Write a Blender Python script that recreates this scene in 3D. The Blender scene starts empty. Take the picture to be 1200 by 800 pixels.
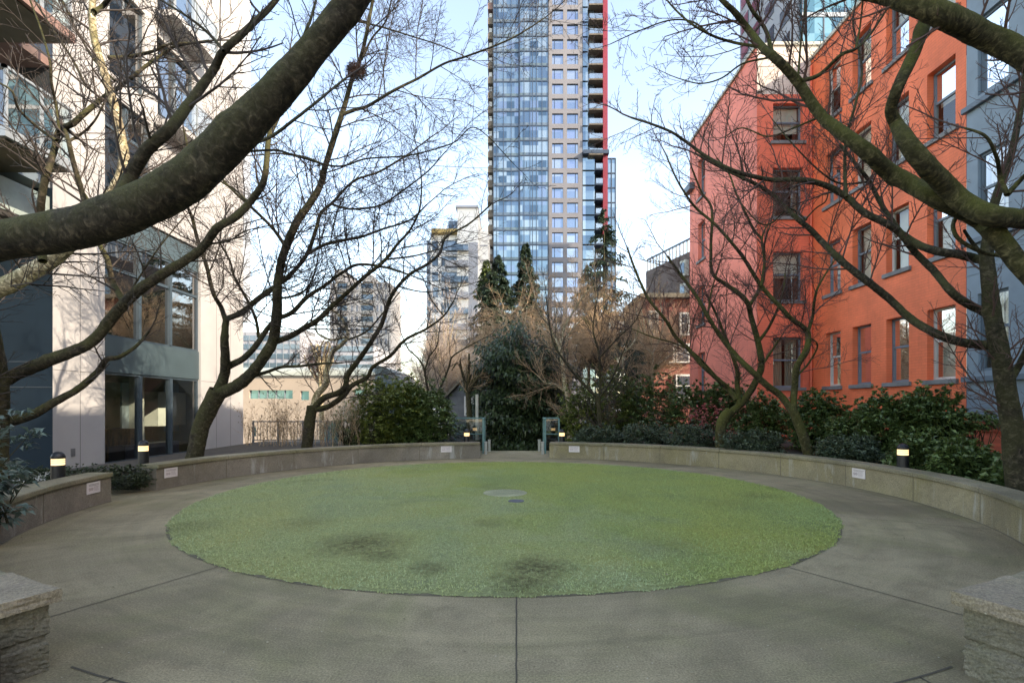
import bpy, bmesh, math, random
import numpy as np
from mathutils import Vector
random.seed(7)
RNG = np.random.default_rng(7)
sc = bpy.context.scene
COL = sc.collection
R = math.radians

# ---------------------------------------------------------------- helpers
F, CX, HY, CAMZ = 616.0, 600.0, 475.0, 1.5
def X(px, d): return (px - CX) / F * d
def Z(py, d): return CAMZ + (HY - py) / F * d
def P(px, py, d): return (X(px, d), d, Z(py, d))
WLOC = {}
def wloc(o): return WLOC.get(o.name, (0, 0, 0)) if o else (0, 0, 0)
def tag(o, label=None, cat=None, group=None, kind=None):
    if label: o['label'] = label
    if cat: o['category'] = cat
    if group: o['group'] = group
    if kind: o['kind'] = kind
    return o
def thing(name, label, cat, loc=(0, 0, 0), group=None):
    o = bpy.data.objects.new(name, None); COL.objects.link(o)
    o.location = loc; o.empty_display_size = 0.2
    WLOC[o.name] = tuple(loc)
    return tag(o, label, cat, group)
def link_mesh(name, me, mat, parent=None, smooth=False, loc=(0, 0, 0)):
    o = bpy.data.objects.new(name, me); COL.objects.link(o)
    if mat: me.materials.append(mat)
    if parent: o.parent = parent; WLOC[o.name] = wloc(parent)
    else: o.location = loc; WLOC[o.name] = tuple(loc)
    if smooth: me.polygons.foreach_set('use_smooth', [True] * len(me.polygons))
    return o
class MB:
    def __init__(s): s.v = []; s.f = []
    def quad(s, *p):
        n = len(s.v); s.v += [tuple(q) for q in p]; s.f.append(tuple(range(n, n + len(p)))); return s
    def hexa(s, p):
        n = len(s.v); s.v += [tuple(q) for q in p]
        s.f += [tuple(n + i for i in q) for q in ((0,3,2,1),(4,5,6,7),(0,1,5,4),(1,2,6,5),(2,3,7,6),(3,0,4,7))]; return s
    def box(s, x0, x1, y0, y1, z0, z1):
        return s.hexa([(x0,y0,z0),(x1,y0,z0),(x1,y1,z0),(x0,y1,z0),(x0,y0,z1),(x1,y0,z1),(x1,y1,z1),(x0,y1,z1)])
    def cyl(s, c, r, z0, z1, n=12, r1=None):
        r1 = r if r1 is None else r1; b = len(s.v)
        for k in range(n):
            a = 2*math.pi*k/n; s.v.append((c[0]+r*math.cos(a), c[1]+r*math.sin(a), z0))
        for k in range(n):
            a = 2*math.pi*k/n; s.v.append((c[0]+r1*math.cos(a), c[1]+r1*math.sin(a), z1))
        for k in range(n): s.f.append((b+k, b+(k+1) % n, b+n+(k+1) % n, b+n+k))
        s.f.append(tuple(b+n-1-k for k in range(n))); s.f.append(tuple(b+n+k for k in range(n))); return s
    def arc(s, c, r0, r1, z0, z1, a0, a1, n, ends=True):
        b = len(s.v)
        for k in range(n+1):
            a = R(a0 + (a1-a0)*k/n); ca, sa = math.cos(a), math.sin(a)
            for (r, z) in ((r0, z0), (r1, z0), (r1, z1), (r0, z1)):
                s.v.append((c[0]+r*ca, c[1]+r*sa, z))
        for k in range(n):
            i = b+4*k; j = i+4
            for m in range(4): s.f.append((i+m, i+(m+1) % 4, j+(m+1) % 4, j+m))
        if ends: s.f.append((b, b+3, b+2, b+1)); e = b+4*n; s.f.append((e, e+1, e+2, e+3))
        return s
    def tube(s, pts, r, n=6):
        add_tube_simple(s, pts, r, n); return s
    def build(s, name, mat, parent=None, smooth=False, bevel=0, loc=(0, 0, 0), recalc=True):
        w = wloc(parent) if parent else loc
        vv = [(a-w[0], b-w[1], c-w[2]) for a, b, c in s.v]
        me = bpy.data.meshes.new(name); me.from_pydata(vv, [], s.f)
        if recalc:
            bm = bmesh.new(); bm.from_mesh(me); bmesh.ops.recalc_face_normals(bm, faces=bm.faces); bm.to_mesh(me); bm.free()
        o = link_mesh(name, me, mat, parent, smooth, loc)
        if bevel:
            m = o.modifiers.new('bevel', 'BEVEL'); m.width = bevel; m.segments = 2; m.limit_method = 'ANGLE'
        return o
def add_tube_simple(mb, pts, r, n):
    pts = [Vector(p) for p in pts]; rs = r if isinstance(r, (list, tuple)) else [r]*len(pts)
    b = len(mb.v)
    for i, p in enumerate(pts):
        t = (pts[min(i+1, len(pts)-1)] - pts[max(i-1, 0)]).normalized()
        a = t.cross(Vector((0, 0, 1)) if abs(t.z) < .9 else Vector((1, 0, 0))).normalized(); c = t.cross(a)
        for k in range(n):
            q = p + (a*math.cos(2*math.pi*k/n) + c*math.sin(2*math.pi*k/n))*rs[i]; mb.v.append(tuple(q))
    for i in range(len(pts)-1):
        for k in range(n): mb.f.append((b+i*n+k, b+i*n+(k+1) % n, b+(i+1)*n+(k+1) % n, b+(i+1)*n+k))
    mb.f.append(tuple(b+k for k in range(n))[::-1]); e = b+(len(pts)-1)*n; mb.f.append(tuple(e+k for k in range(n)))

def np_mesh(name, verts, faces, mat, parent=None, smooth=False, loc=(0, 0, 0)):
    """verts (N,3), faces (M,k) arrays in world coords"""
    w = np.array(wloc(parent) if parent else loc)
    verts = (verts - w).astype(np.float32); M, k = faces.shape
    me = bpy.data.meshes.new(name)
    me.vertices.add(len(verts)); me.vertices.foreach_set('co', verts.ravel())
    me.loops.add(M*k); me.loops.foreach_set('vertex_index', faces.astype(np.int32).ravel())
    me.polygons.add(M); me.polygons.foreach_set('loop_start', np.arange(0, M*k, k, dtype=np.int32))
    me.polygons.foreach_set('loop_total', np.full(M, k, dtype=np.int32))
    me.update(calc_edges=True)
    return link_mesh(name, me, mat, parent, smooth, loc)

class Fr:
    """wall frame: o origin, u along the wall, n outward normal"""
    def __init__(s, o, u, n): s.o, s.u, s.n = o, u, n
    def p(s, u, n, z): return (s.o[0]+s.u[0]*u+s.n[0]*n, s.o[1]+s.u[1]*u+s.n[1]*n, z)
    def box(s, mb, u0, u1, n0, n1, z0, z1):
        return mb.hexa([s.p(u0,n0,z0), s.p(u1,n0,z0), s.p(u1,n1,z0), s.p(u0,n1,z0), s.p(u0,n0,z1), s.p(u1,n0,z1), s.p(u1,n1,z1), s.p(u0,n1,z1)])
    def wall(s, mb, u0, u1, z0, z1, holes, rev):
        us = sorted(set([u0, u1] + [h[0] for h in holes] + [h[1] for h in holes]))
        zs = sorted(set([z0, z1] + [h[2] for h in holes] + [h[3] for h in holes]))
        for a, b in zip(us, us[1:]):
            for c, d in zip(zs, zs[1:]):
                m, q = (a+b)/2, (c+d)/2
                if any(h[0] < m < h[1] and h[2] < q < h[3] for h in holes): continue
                mb.quad(s.p(a,0,c), s.p(b,0,c), s.p(b,0,d), s.p(a,0,d))
        for (a, b, c, d) in holes:
            mb.quad(s.p(a,0,c), s.p(a,-rev,c), s.p(a,-rev,d), s.p(a,0,d))
            mb.quad(s.p(b,0,c), s.p(b,-rev,c), s.p(b,-rev,d), s.p(b,0,d))
            mb.quad(s.p(a,0,c), s.p(b,0,c), s.p(b,-rev,c), s.p(a,-rev,c))
            mb.quad(s.p(a,0,d), s.p(b,0,d), s.p(b,-rev,d), s.p(a,-rev,d))

# ---------------------------------------------------------------- materials
def newmat(name):
    m = bpy.data.materials.new(name); m.use_nodes = True
    nt = m.node_tree; nt.nodes.clear()
    out = nt.nodes.new('ShaderNodeOutputMaterial'); b = nt.nodes.new('ShaderNodeBsdfPrincipled')
    nt.links.new(b.outputs[0], out.inputs[0]); return m, nt, b, out
def N(nt, t, **k):
    n = nt.nodes.new(t)
    for a, v in k.items():
        if a in n.bl_rna.properties: setattr(n, a, v)
        else: n.inputs[a].default_value = v
    return n
def noise(nt, vec, scale, detail=4, rough=.55, dist=0):
    n = N(nt, 'ShaderNodeTexNoise'); n.inputs['Scale'].default_value = scale; n.inputs['Detail'].default_value = detail
    n.inputs['Roughness'].default_value = rough; n.inputs['Distortion'].default_value = dist
    nt.links.new(vec, n.inputs['Vector']); return n
def ramp(nt, fac, stops):
    r = N(nt, 'ShaderNodeValToRGB'); e = r.color_ramp.elements
    while len(e) > 1: e.remove(e[-1])
    e[0].position, e[0].color = stops[0][0], c4(stops[0][1])
    for p, c in stops[1:]: q = e.new(p); q.color = c4(c)
    nt.links.new(fac, r.inputs[0]); return r
def c4(c):
    if isinstance(c, (int, float)): c = (c, c, c)
    return (c[0], c[1], c[2], 1)
def mixc(nt, fac, a, b, mode='MIX'):
    m = N(nt, 'ShaderNodeMix', data_type='RGBA', blend_type=mode)
    if isinstance(fac, (int, float)): m.inputs[0].default_value = fac
    else: nt.links.new(fac, m.inputs[0])
    for i, s in ((6, a), (7, b)):
        if isinstance(s, (tuple, int, float)): m.inputs[i].default_value = c4(s)
        else: nt.links.new(s, m.inputs[i])
    return m.outputs[2]
def coords(nt, stretch=None):
    tc = N(nt, 'ShaderNodeTexCoord'); v = tc.outputs['Object']
    if stretch:
        mp = N(nt, 'ShaderNodeMapping'); mp.inputs['Scale'].default_value = stretch; nt.links.new(v, mp.inputs[0]); v = mp.outputs[0]
    return v
def bump(nt, b, h, strength=.3, dist=.01):
    bp = N(nt, 'ShaderNodeBump'); bp.inputs['Strength'].default_value = strength; bp.inputs['Distance'].default_value = dist
    nt.links.new(h, bp.inputs['Height']); nt.links.new(bp.outputs[0], b.inputs['Normal']); return bp
def M_plain(name, col, rough=.7, var=.25, scale=3, metal=0, bmp=.15, bscale=60, spec=.5, stretch=None):
    m, nt, b, o = newmat(name); v = coords(nt, stretch); n = noise(nt, v, scale, 6)
    lo = tuple(c*(1-var) for c in col); hi = tuple(min(1, c*(1+var)) for c in col)
    r = ramp(nt, n.outputs[0], [(.3, lo), (.7, hi)]); nt.links.new(r.outputs[0], b.inputs['Base Color'])
    b.inputs['Roughness'].default_value = rough; b.inputs['Metallic'].default_value = metal; b.inputs['Specular IOR Level'].default_value = spec
    if bmp: bump(nt, b, noise(nt, v, bscale, 4).outputs[0], bmp, .004)
    return m
def M_brick(name, col, axis, var=.26):
    m, nt, b, o = newmat(name); v = coords(nt)
    sp = N(nt, 'ShaderNodeSeparateXYZ'); nt.links.new(v, sp.inputs[0]); cb = N(nt, 'ShaderNodeCombineXYZ')
    nt.links.new(sp.outputs['Y' if axis == 'x' else 'X'], cb.inputs[0]); nt.links.new(sp.outputs['Z'], cb.inputs[1])
    bk = N(nt, 'ShaderNodeTexBrick'); nt.links.new(cb.outputs[0], bk.inputs['Vector'])
    for k, q in (('Scale', 1), ('Mortar Size', .007), ('Mortar Smooth', .4), ('Brick Width', .22), ('Row Height', .075)): bk.inputs[k].default_value = q
    bk.inputs['Color1'].default_value = c4(1); bk.inputs['Color2'].default_value = c4(.93); bk.inputs['Mortar'].default_value = c4(.82)
    n = noise(nt, v, .8, 6); lo = tuple(c*(1-var) for c in col); hi = tuple(c*(1+var*.6) for c in col)
    r = ramp(nt, n.outputs[0], [(.3, lo), (.7, hi)])
    c = mixc(nt, 1, r.outputs[0], bk.outputs[0], 'MULTIPLY')
    st = noise(nt, coords(nt, (1.5, 1.5, .25)), 2, 6, .6); sr = ramp(nt, st.outputs[0], [(.55, 0), (.8, .5)])
    c = mixc(nt, sr.outputs[0], c, tuple(x*.55 for x in col)); nt.links.new(c, b.inputs['Base Color'])
    b.inputs['Roughness'].default_value = .6; b.inputs['Specular IOR Level'].default_value = .3
    bump(nt, b, bk.outputs['Color'], .7, .012); return m
def M_bark(name, dark, mid, moss, mossamt=.5, sc_=8):
    m, nt, b, o = newmat(name); ov = coords(nt); at = N(nt, 'ShaderNodeAttribute'); at.attribute_name = 'bark_co'; v = at.outputs['Vector']
    def mp_(s_):
        q = N(nt, 'ShaderNodeMapping'); q.inputs['Scale'].default_value = s_; nt.links.new(v, q.inputs[0]); return q.outputs[0]
    band = noise(nt, mp_((16, 16, 22)), 1, 6, .62, .9)       # cherry bark: short rough bands round the limb
    crack = noise(nt, mp_((26, 26, 14)), 1, 6, .7, .4); big = noise(nt, ov, 2.4, 6, .62, .3); fine = noise(nt, mp_((70, 70, 120)), 1, 4, .7)
    r = ramp(nt, band.outputs[0], [(.32, dark), (.48, mid), (.58, tuple(min(1, c*2.0) for c in mid)), (.68, tuple(min(1, c*4.5) for c in mid))])
    r2 = ramp(nt, crack.outputs[0], [(.35, .5), (.6, 1.15)]); c = mixc(nt, .8, r.outputs[0], r2.outputs[0], 'MULTIPLY')
    mr = ramp(nt, big.outputs[0], [(.62-mossamt*.35, 0), (.75-mossamt*.28, .85)])
    geo = N(nt, 'ShaderNodeNewGeometry'); sp = N(nt, 'ShaderNodeSeparateXYZ'); nt.links.new(geo.outputs['Normal'], sp.inputs[0])
    mp = N(nt, 'ShaderNodeMapRange'); mp.inputs[1].default_value = -.7; mp.inputs[2].default_value = .5; nt.links.new(sp.outputs[2], mp.inputs[0])
    mu = N(nt, 'ShaderNodeMath', operation='MULTIPLY'); nt.links.new(mr.outputs[0], mu.inputs[0]); nt.links.new(mp.outputs[0], mu.inputs[1])
    mo = ramp(nt, fine.outputs[0], [(.3, tuple(x*.45 for x in moss)), (.7, tuple(x*1.5 for x in moss))])
    c = mixc(nt, mu.outputs[0], c, mo.outputs[0]); nt.links.new(c, b.inputs['Base Color'])
    b.inputs['Roughness'].default_value = .85; b.inputs['Specular IOR Level'].default_value = .25
    h = mixc(nt, .5, band.outputs[0], crack.outputs[0]); h = mixc(nt, .25, h, fine.outputs[0])
    bump(nt, b, h, 1, .032); return m
def M_leaf(name, c1, c2, rough=.4, trans=.15, spec=.5):
    m, nt, b, o = newmat(name); v = coords(nt); g = N(nt, 'ShaderNodeNewGeometry')
    n = noise(nt, v, 1.6, 4); r = ramp(nt, g.outputs['Random Per Island'], [(0, c1), (.6, c2), (1, tuple(min(1, x*1.5) for x in c2))])
    c = mixc(nt, n.outputs[0], r.outputs[0], tuple(x*.8 for x in c1)); nt.links.new(c, b.inputs['Base Color'])
    b.inputs['Roughness'].default_value = rough; b.inputs['Specular IOR Level'].default_value = spec
    tr = N(nt, 'ShaderNodeBsdfTranslucent'); nt.links.new(c, tr.inputs[0]); mx = N(nt, 'ShaderNodeMixShader'); mx.inputs[0].default_value = trans
    nt.links.new(b.outputs[0], mx.inputs[1]); nt.links.new(tr.outputs[0], mx.inputs[2]); nt.links.new(mx.outputs[0], o.inputs[0]); return m
def M_glass(name, tint=(.6, .7, .75), refl=.35, rough=.02):
    m, nt, b, o = newmat(name); tr = N(nt, 'ShaderNodeBsdfTransparent'); tr.inputs[0].default_value = c4(tint)
    gl = N(nt, 'ShaderNodeBsdfGlossy'); gl.inputs['Roughness'].default_value = rough; gl.inputs[0].default_value = c4(.9)
    fr = N(nt, 'ShaderNodeLayerWeight'); fr.inputs[0].default_value = .22
    mp = N(nt, 'ShaderNodeMapRange'); mp.inputs[3].default_value = refl; mp.inputs[4].default_value = .95; nt.links.new(fr.outputs['Fresnel'], mp.inputs[0])
    mx = N(nt, 'ShaderNodeMixShader'); nt.links.new(mp.outputs[0], mx.inputs[0]); nt.links.new(tr.outputs[0], mx.inputs[1]); nt.links.new(gl.outputs[0], mx.inputs[2])
    nt.links.new(mx.outputs[0], o.inputs[0])
    bp = N(nt, 'ShaderNodeBump'); bp.inputs['Strength'].default_value = .06; bp.inputs['Distance'].default_value = .05
    nt.links.new(noise(nt, coords(nt), .9, 2).outputs[0], bp.inputs['Height']); nt.links.new(bp.outputs[0], gl.inputs['Normal'])
    return m
def M_panes(name, cols, cell=(1.5, 1, 2.91), metal=.8, rough=.08):
    """reflective city glazing; each pane its own tint (blinds, rooms behind)"""
    m, nt, b, o = newmat(name); v = coords(nt)
    sn = N(nt, 'ShaderNodeVectorMath', operation='SNAP'); sn.inputs[1].default_value = cell; nt.links.new(v, sn.inputs[0])
    w = N(nt, 'ShaderNodeTexWhiteNoise'); nt.links.new(sn.outputs[0], w.inputs['Vector'])
    k = len(cols); r = ramp(nt, w.outputs['Value'], [(i/k, c) for i, c in enumerate(cols)]); r.color_ramp.interpolation = 'CONSTANT'
    nt.links.new(r.outputs[0], b.inputs['Base Color']); b.inputs['Metallic'].default_value = metal; b.inputs['Roughness'].default_value = rough
    bump(nt, b, noise(nt, v, .25, 2).outputs[0], .12, .3); return m
def M_emit(name, col, s):
    m, nt, b, o = newmat(name); b.inputs['Base Color'].default_value = c4(col)
    b.inputs['Emission Color'].default_value = c4(col); b.inputs['Emission Strength'].default_value = s; return m

def M_concrete(name, base, moss, amt=.5, stain=.5, streak=False):
    m, nt, b, o = newmat(name); v = coords(nt)
    a = noise(nt, v, .45, 8, .62, .6); r = ramp(nt, a.outputs[0], [(.36, tuple(c*.66 for c in base)), (.5, base), (.64, tuple(c*1.34 for c in base))])
    g = noise(nt, v, .8, 7, .65, 1.0); gr = ramp(nt, g.outputs[0], [(.45, 0), (.7, amt)])
    c = mixc(nt, gr.outputs[0], r.outputs[0], moss)
    s = noise(nt, v, 2.6, 8, .7, .4); sr = ramp(nt, s.outputs[0], [(.5, 0), (.66, stain)])
    c = mixc(nt, sr.outputs[0], c, tuple(x*.6 for x in base))
    sp = noise(nt, v, 75, 5, .85); pr = ramp(nt, sp.outputs[0], [(.32, (.45, .45, .45)), (.5, (1, 1, 1)), (.68, (1.7, 1.7, 1.65))])
    c = mixc(nt, .9, c, pr.outputs[0], 'MULTIPLY')
    vo = N(nt, 'ShaderNodeTexVoronoi'); vo.inputs['Scale'].default_value = 9; nt.links.new(v, vo.inputs['Vector'])
    vr = ramp(nt, vo.outputs['Distance'], [(.03, .75), (.05, 0)]); c = mixc(nt, vr.outputs[0], c, (.5, .47, .38))
    vk = N(nt, 'ShaderNodeTexVoronoi', feature='DISTANCE_TO_EDGE'); vk.inputs['Scale'].default_value = .42
    wv = N(nt, 'ShaderNodeVectorMath', operation='ADD'); wn = noise(nt, v, 1.7, 6, .7); nt.links.new(v, wv.inputs[0]); nt.links.new(wn.outputs['Color'], wv.inputs[1]); nt.links.new(wv.outputs[0], vk.inputs['Vector'])
    kr = ramp(nt, vk.outputs['Distance'], [(.0012, .55), (.0035, 0)]); km = noise(nt, v, .5, 2); kk = ramp(nt, km.outputs[0], [(.52, 0), (.6, 1)])
    kx = N(nt, 'ShaderNodeMath', operation='MULTIPLY'); nt.links.new(kr.outputs[0], kx.inputs[0]); nt.links.new(kk.outputs[0], kx.inputs[1]); c = mixc(nt, kx.outputs[0], c, tuple(x*.35 for x in base))
    if not streak and stain == .5 and amt == .6:      # sweeping and tyre wear follow the ring walk
        se = N(nt, 'ShaderNodeSeparateXYZ'); of = N(nt, 'ShaderNodeVectorMath', operation='SUBTRACT'); of.inputs[1].default_value = (0, 8.7, 0); nt.links.new(v, of.inputs[0]); nt.links.new(of.outputs[0], se.inputs[0])
        le = N(nt, 'ShaderNodeVectorMath', operation='LENGTH'); nt.links.new(of.outputs[0], le.inputs[0]); at_ = N(nt, 'ShaderNodeMath', operation='ARCTAN2'); nt.links.new(se.outputs[1], at_.inputs[0]); nt.links.new(se.outputs[0], at_.inputs[1])
        cb_ = N(nt, 'ShaderNodeCombineXYZ'); nt.links.new(le.outputs['Value'], cb_.inputs[0]); nt.links.new(at_.outputs[0], cb_.inputs[1])
        mq = N(nt, 'ShaderNodeMapping'); mq.inputs['Scale'].default_value = (4.5, 1.6, 1); nt.links.new(cb_.outputs[0], mq.inputs[0]); pn = noise(nt, mq.outputs[0], 1, 7, .65, .5)
        pr_ = ramp(nt, pn.outputs[0], [(.36, (.78, .79, .76)), (.5, (1, 1, 1)), (.62, (1.22, 1.2, 1.16))]); c = mixc(nt, .45, c, pr_.outputs[0], 'MULTIPLY')
    if streak:
        w = noise(nt, coords(nt, (3, 3, .5)), 1.3, 6, .7); wr = ramp(nt, w.outputs[0], [(.56, 0), (.66, .6)])
        c = mixc(nt, wr.outputs[0], c, (.42, .42, .38))
    nt.links.new(c, b.inputs['Base Color']); b.inputs['Roughness'].default_value = .8; b.inputs['Specular IOR Level'].default_value = .3
    h = noise(nt, v, 45, 6, .7); bump(nt, b, h.outputs[0], .5, .006); return m

m_plaza = M_concrete('plaza_concrete', (.272, .226, .138), (.185, .178, .08), .6, .5)
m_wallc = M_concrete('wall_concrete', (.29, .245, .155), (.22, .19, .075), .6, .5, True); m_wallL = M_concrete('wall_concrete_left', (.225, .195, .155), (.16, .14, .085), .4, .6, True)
m_cap = M_concrete('cap_concrete', (.24, .21, .14), (.15, .15, .065), .7, .6)
m_rough = M_concrete('split_stone', (.21, .185, .14), (.12, .125, .06), .5, .8)
m_capr = M_concrete('rough_cap', (.285, .235, .17), (.19, .17, .085), .5, .5)
m_joint = M_plain('joint', (.075, .065, .045), .95)
m_soil = M_plain('soil', (.05, .04, .028), .95, .4, 8, bmp=1, bscale=40)
m_street = M_plain('street', (.09, .09, .085), .9, .2, .05)
m_red = M_brick('painted_brick_orange', (.84, .19, .085), 'x')
m_redf = M_brick('painted_brick_front', (.84, .19, .11), 'y')
m_pink = M_brick('painted_brick_pink', (.84, .23, .16), 'x', .2)
m_sunpatch = M_brick('brick_painted_sunlight', (.62, .52, .44), 'y')  # sunlight on the brick put into the colour as pale cream
m_sill = M_plain('sill_grey', (.16, .17, .175), .7)
m_blue = M_plain('blue_grey_cladding', (.15, .21, .26), .55, .1)
m_blued = M_plain('blue_grey_trim', (.08, .12, .16), .5, .1)
m_fr = M_plain('frame_blue', (.13, .17, .21), .5, .1)
m_frw = M_plain('frame_pale', (.5, .52, .5), .5, .1)
m_dark = M_plain('dark_room', (.03, .028, .025), .9)
m_blind = M_plain('blind', (.62, .60, .52), .8, .08, 5)
m_curt = M_plain('curtain', (.30, .26, .19), .9, .4, 9, stretch=(6, 6, .2))
m_glass = M_glass('glass_clear', (.82, .86, .85), .08)
m_glassl = M_glass('glass_lobby', (.85, .92, .9), .18); m_frd = M_plain('frame_dark_blue', (.035, .055, .07), .45, .1)
m_white = M_plain('pale_panel', (.345, .337, .33), .6, .07, 1.2, bmp=.1)
m_teal = M_plain('teal_panel', (.006, .014, .022), .75, .2, 1, spec=.15)
m_teal2 = M_plain('teal_spandrel', (.045, .07, .08), .35, .15, 1)
m_seam = M_plain('seam', (.12, .12, .12), .8)
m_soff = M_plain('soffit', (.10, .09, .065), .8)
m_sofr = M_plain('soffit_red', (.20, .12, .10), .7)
m_alu = M_plain('aluminium', (.25, .28, .30), .4, .1, metal=.3)
m_bgl = M_glass('balcony_glass', (.7, .8, .8), .25)
m_black = M_plain('black_metal', (.012, .012, .014), .4, .2)
m_lamp = M_emit('lamp_glow', (1, .76, .42), .34)
m_sign = M_plain('sign_white', (.66, .60, .58), .5, .06)
m_ink = M_plain('sign_ink', (.30, .22, .22), .6)
m_postw = M_plain('post_white', (.40, .40, .34), .6)
m_conc_far = M_plain('tower_concrete', (.165, .165, .18), .7, .08, .2)
m_pA = M_panes('tower_glass', [(.16, .235, .285), (.20, .275, .315), (.12, .18, .235), (.27, .34, .365), (.18, .255, .30), (.08, .13, .17), (.21, .27, .34), (.33, .39, .40)], (1.55, 1, 2.91))
m_pC = M_panes('tower_window_glass', [(.29, .34, .40), (.20, .26, .34), (.35, .39, .43), (.25, .30, .40)], (2.9, 1, 2.91))
m_spand = M_panes('tower_spandrel', [(.10, .14, .175), (.14, .18, .205), (.12, .165, .175)], (4, 1, 2.91), .4, .25)
m_mull = M_plain('mullion_dark', (.03, .05, .08), .4)
m_redfin = M_plain('red_fin', (.20, .01, .025), .5, .08)
m_balsl = M_plain('balcony_slab', (.13, .11, .085), .8)
m_tw = M_plain('white_tower', (.72, .71, .68), .7, .06, .1)
m_tw2 = M_plain('grey_tower', (.31, .32, .345), .7, .1, .1)
m_beige = M_plain('beige_render', (.50, .45, .39), .8, .08, .3)
m_dkglass = M_panes('dark_city_glass', [(.10, .14, .18), (.16, .2, .24), (.07, .1, .13)], (2, 2, 1.2), .6, .15)
m_tealglass = M_panes('teal_city_glass', [(.06, .16, .20), (.10, .24, .28), (.05, .12, .16), (.15, .3, .33)], (2, 2, 3), .6, .12)
m_dbrick = M_brick('dark_brick', (.10, .065, .055), 'x')
m_rbrick = M_brick('red_brick', (.20, .065, .05), 'y')
m_grey = M_plain('grey_siding', (.15, .16, .17), .8)
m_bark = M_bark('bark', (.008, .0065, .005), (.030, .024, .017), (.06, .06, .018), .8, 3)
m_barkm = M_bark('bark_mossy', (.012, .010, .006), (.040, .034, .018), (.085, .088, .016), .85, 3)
m_barkp = M_bark('bark_pale_sunlit', (.13, .105, .065), (.30, .25, .165), (.18, .17, .05), .4, 3)  # pale bark; on dark cherry trees it paints the sunlit limbs
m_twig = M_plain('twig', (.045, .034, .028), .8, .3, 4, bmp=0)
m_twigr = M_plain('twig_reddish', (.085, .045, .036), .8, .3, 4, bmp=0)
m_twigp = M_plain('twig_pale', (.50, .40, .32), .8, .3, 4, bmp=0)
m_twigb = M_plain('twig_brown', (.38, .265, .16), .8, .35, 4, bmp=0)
m_rhodo = M_leaf('rhododendron_leaf', (.06, .10, .03), (.15, .22, .068), .38)
m_rhodo2 = M_leaf('yellowish_leaf', (.085, .12, .022), (.23, .28, .065), .4, .3)
m_dkleaf = M_leaf('ivy_leaf', (.022, .042, .018), (.07, .11, .04), .4)
m_grleaf = M_leaf('ground_leaf', (.05, .08, .045), (.12, .16, .09), .45)
m_conif = M_leaf('conifer_leaf', (.010, .026, .012), (.028, .055, .022), .6, .1)
m_conif2 = M_leaf('conifer_sunny', (.03, .05, .012), (.10, .14, .03), .6, .2)  # lit copy of the conifer leaf, sunlight put into its colour
m_pinkfl = M_leaf('pink_flower', (.5, .12, .12), (.65, .25, .22), .6, .3)
m_dryleaf = M_leaf('dry_leaf', (.10, .07, .04), (.22, .17, .10), .7, .2)

# ---------------------------------------------------------------- the ground
C0 = (0.0, 8.7)
LC = (-.09, 8.96); LR = 4.83
# terrain to the horizon
g = MB(); g.quad((-1500,-1500,-3), (1500,-1500,-3), (1500,3000,-3), (-1500,3000,-3)); tag(g.build('terrain', m_street), kind='structure')
g = MB(); g.box(-40, 40, -60, 17.45, -3.0, 0); tag(g.build('plaza_pavement', m_plaza), kind='structure')
g = MB(); g.box(-1.25, 1.35, 14.9, 17.42, 0.002, .006); 
# expansion joints (thin recessed-looking strips)
def strip(mb, p, q, w=.012, z=.004):
    dx, dy = q[0]-p[0], q[1]-p[1]; L = math.hypot(dx, dy); nx, ny = -dy/L*w/2, dx/L*w/2
    k = max(2, int(L/.12)); 
    for i in range(k):
        a, b_ = i/k, (i+1)/k
        j1, j2 = (math.sin(a*37+p[0])*.004, math.sin(b_*37+p[0])*.004)
        A = (p[0]+dx*a+nx/w*j1, p[1]+dy*a+ny/w*j1); B = (p[0]+dx*b_+nx/w*j2, p[1]+dy*b_+ny/w*j2)
        mb.quad((A[0]-nx, A[1]-ny, z), (B[0]-nx, B[1]-ny, z), (B[0]+nx, B[1]+ny, z), (A[0]+nx, A[1]+ny, z))
j = MB()
strip(j, (.035, 4.14), (.02, 2.42), .010)
for ang in (-123, -57, -155, -22, 12, 168, 140, 40):
    a = R(ang); strip(j, (LC[0]+4.86*math.cos(a), LC[1]+4.86*math.sin(a)), (C0[0]+6.25*math.cos(a), C0[1]+6.25*math.sin(a)), .009)
for k in range(24):
    a0, a1 = R(-114+k*2), R(-112+k*2)
    strip(j, (C0[0]+6.22*math.cos(a0), C0[1]+6.22*math.sin(a0)), (C0[0]+6.22*math.cos(a1), C0[1]+6.22*math.sin(a1)), .014)
strip(j, (2.25, 2.9), (2.5, 1.2)); strip(j, (-2.2, 2.9), (-2.5, 1.2)); strip(j, (-1.0, 15.1), (1.15, 15.1), .03)
tag(j.build('pavement_joints', m_joint, recalc=False), kind='structure')
# worn lighter wear marks on the paving are in its material

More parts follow.
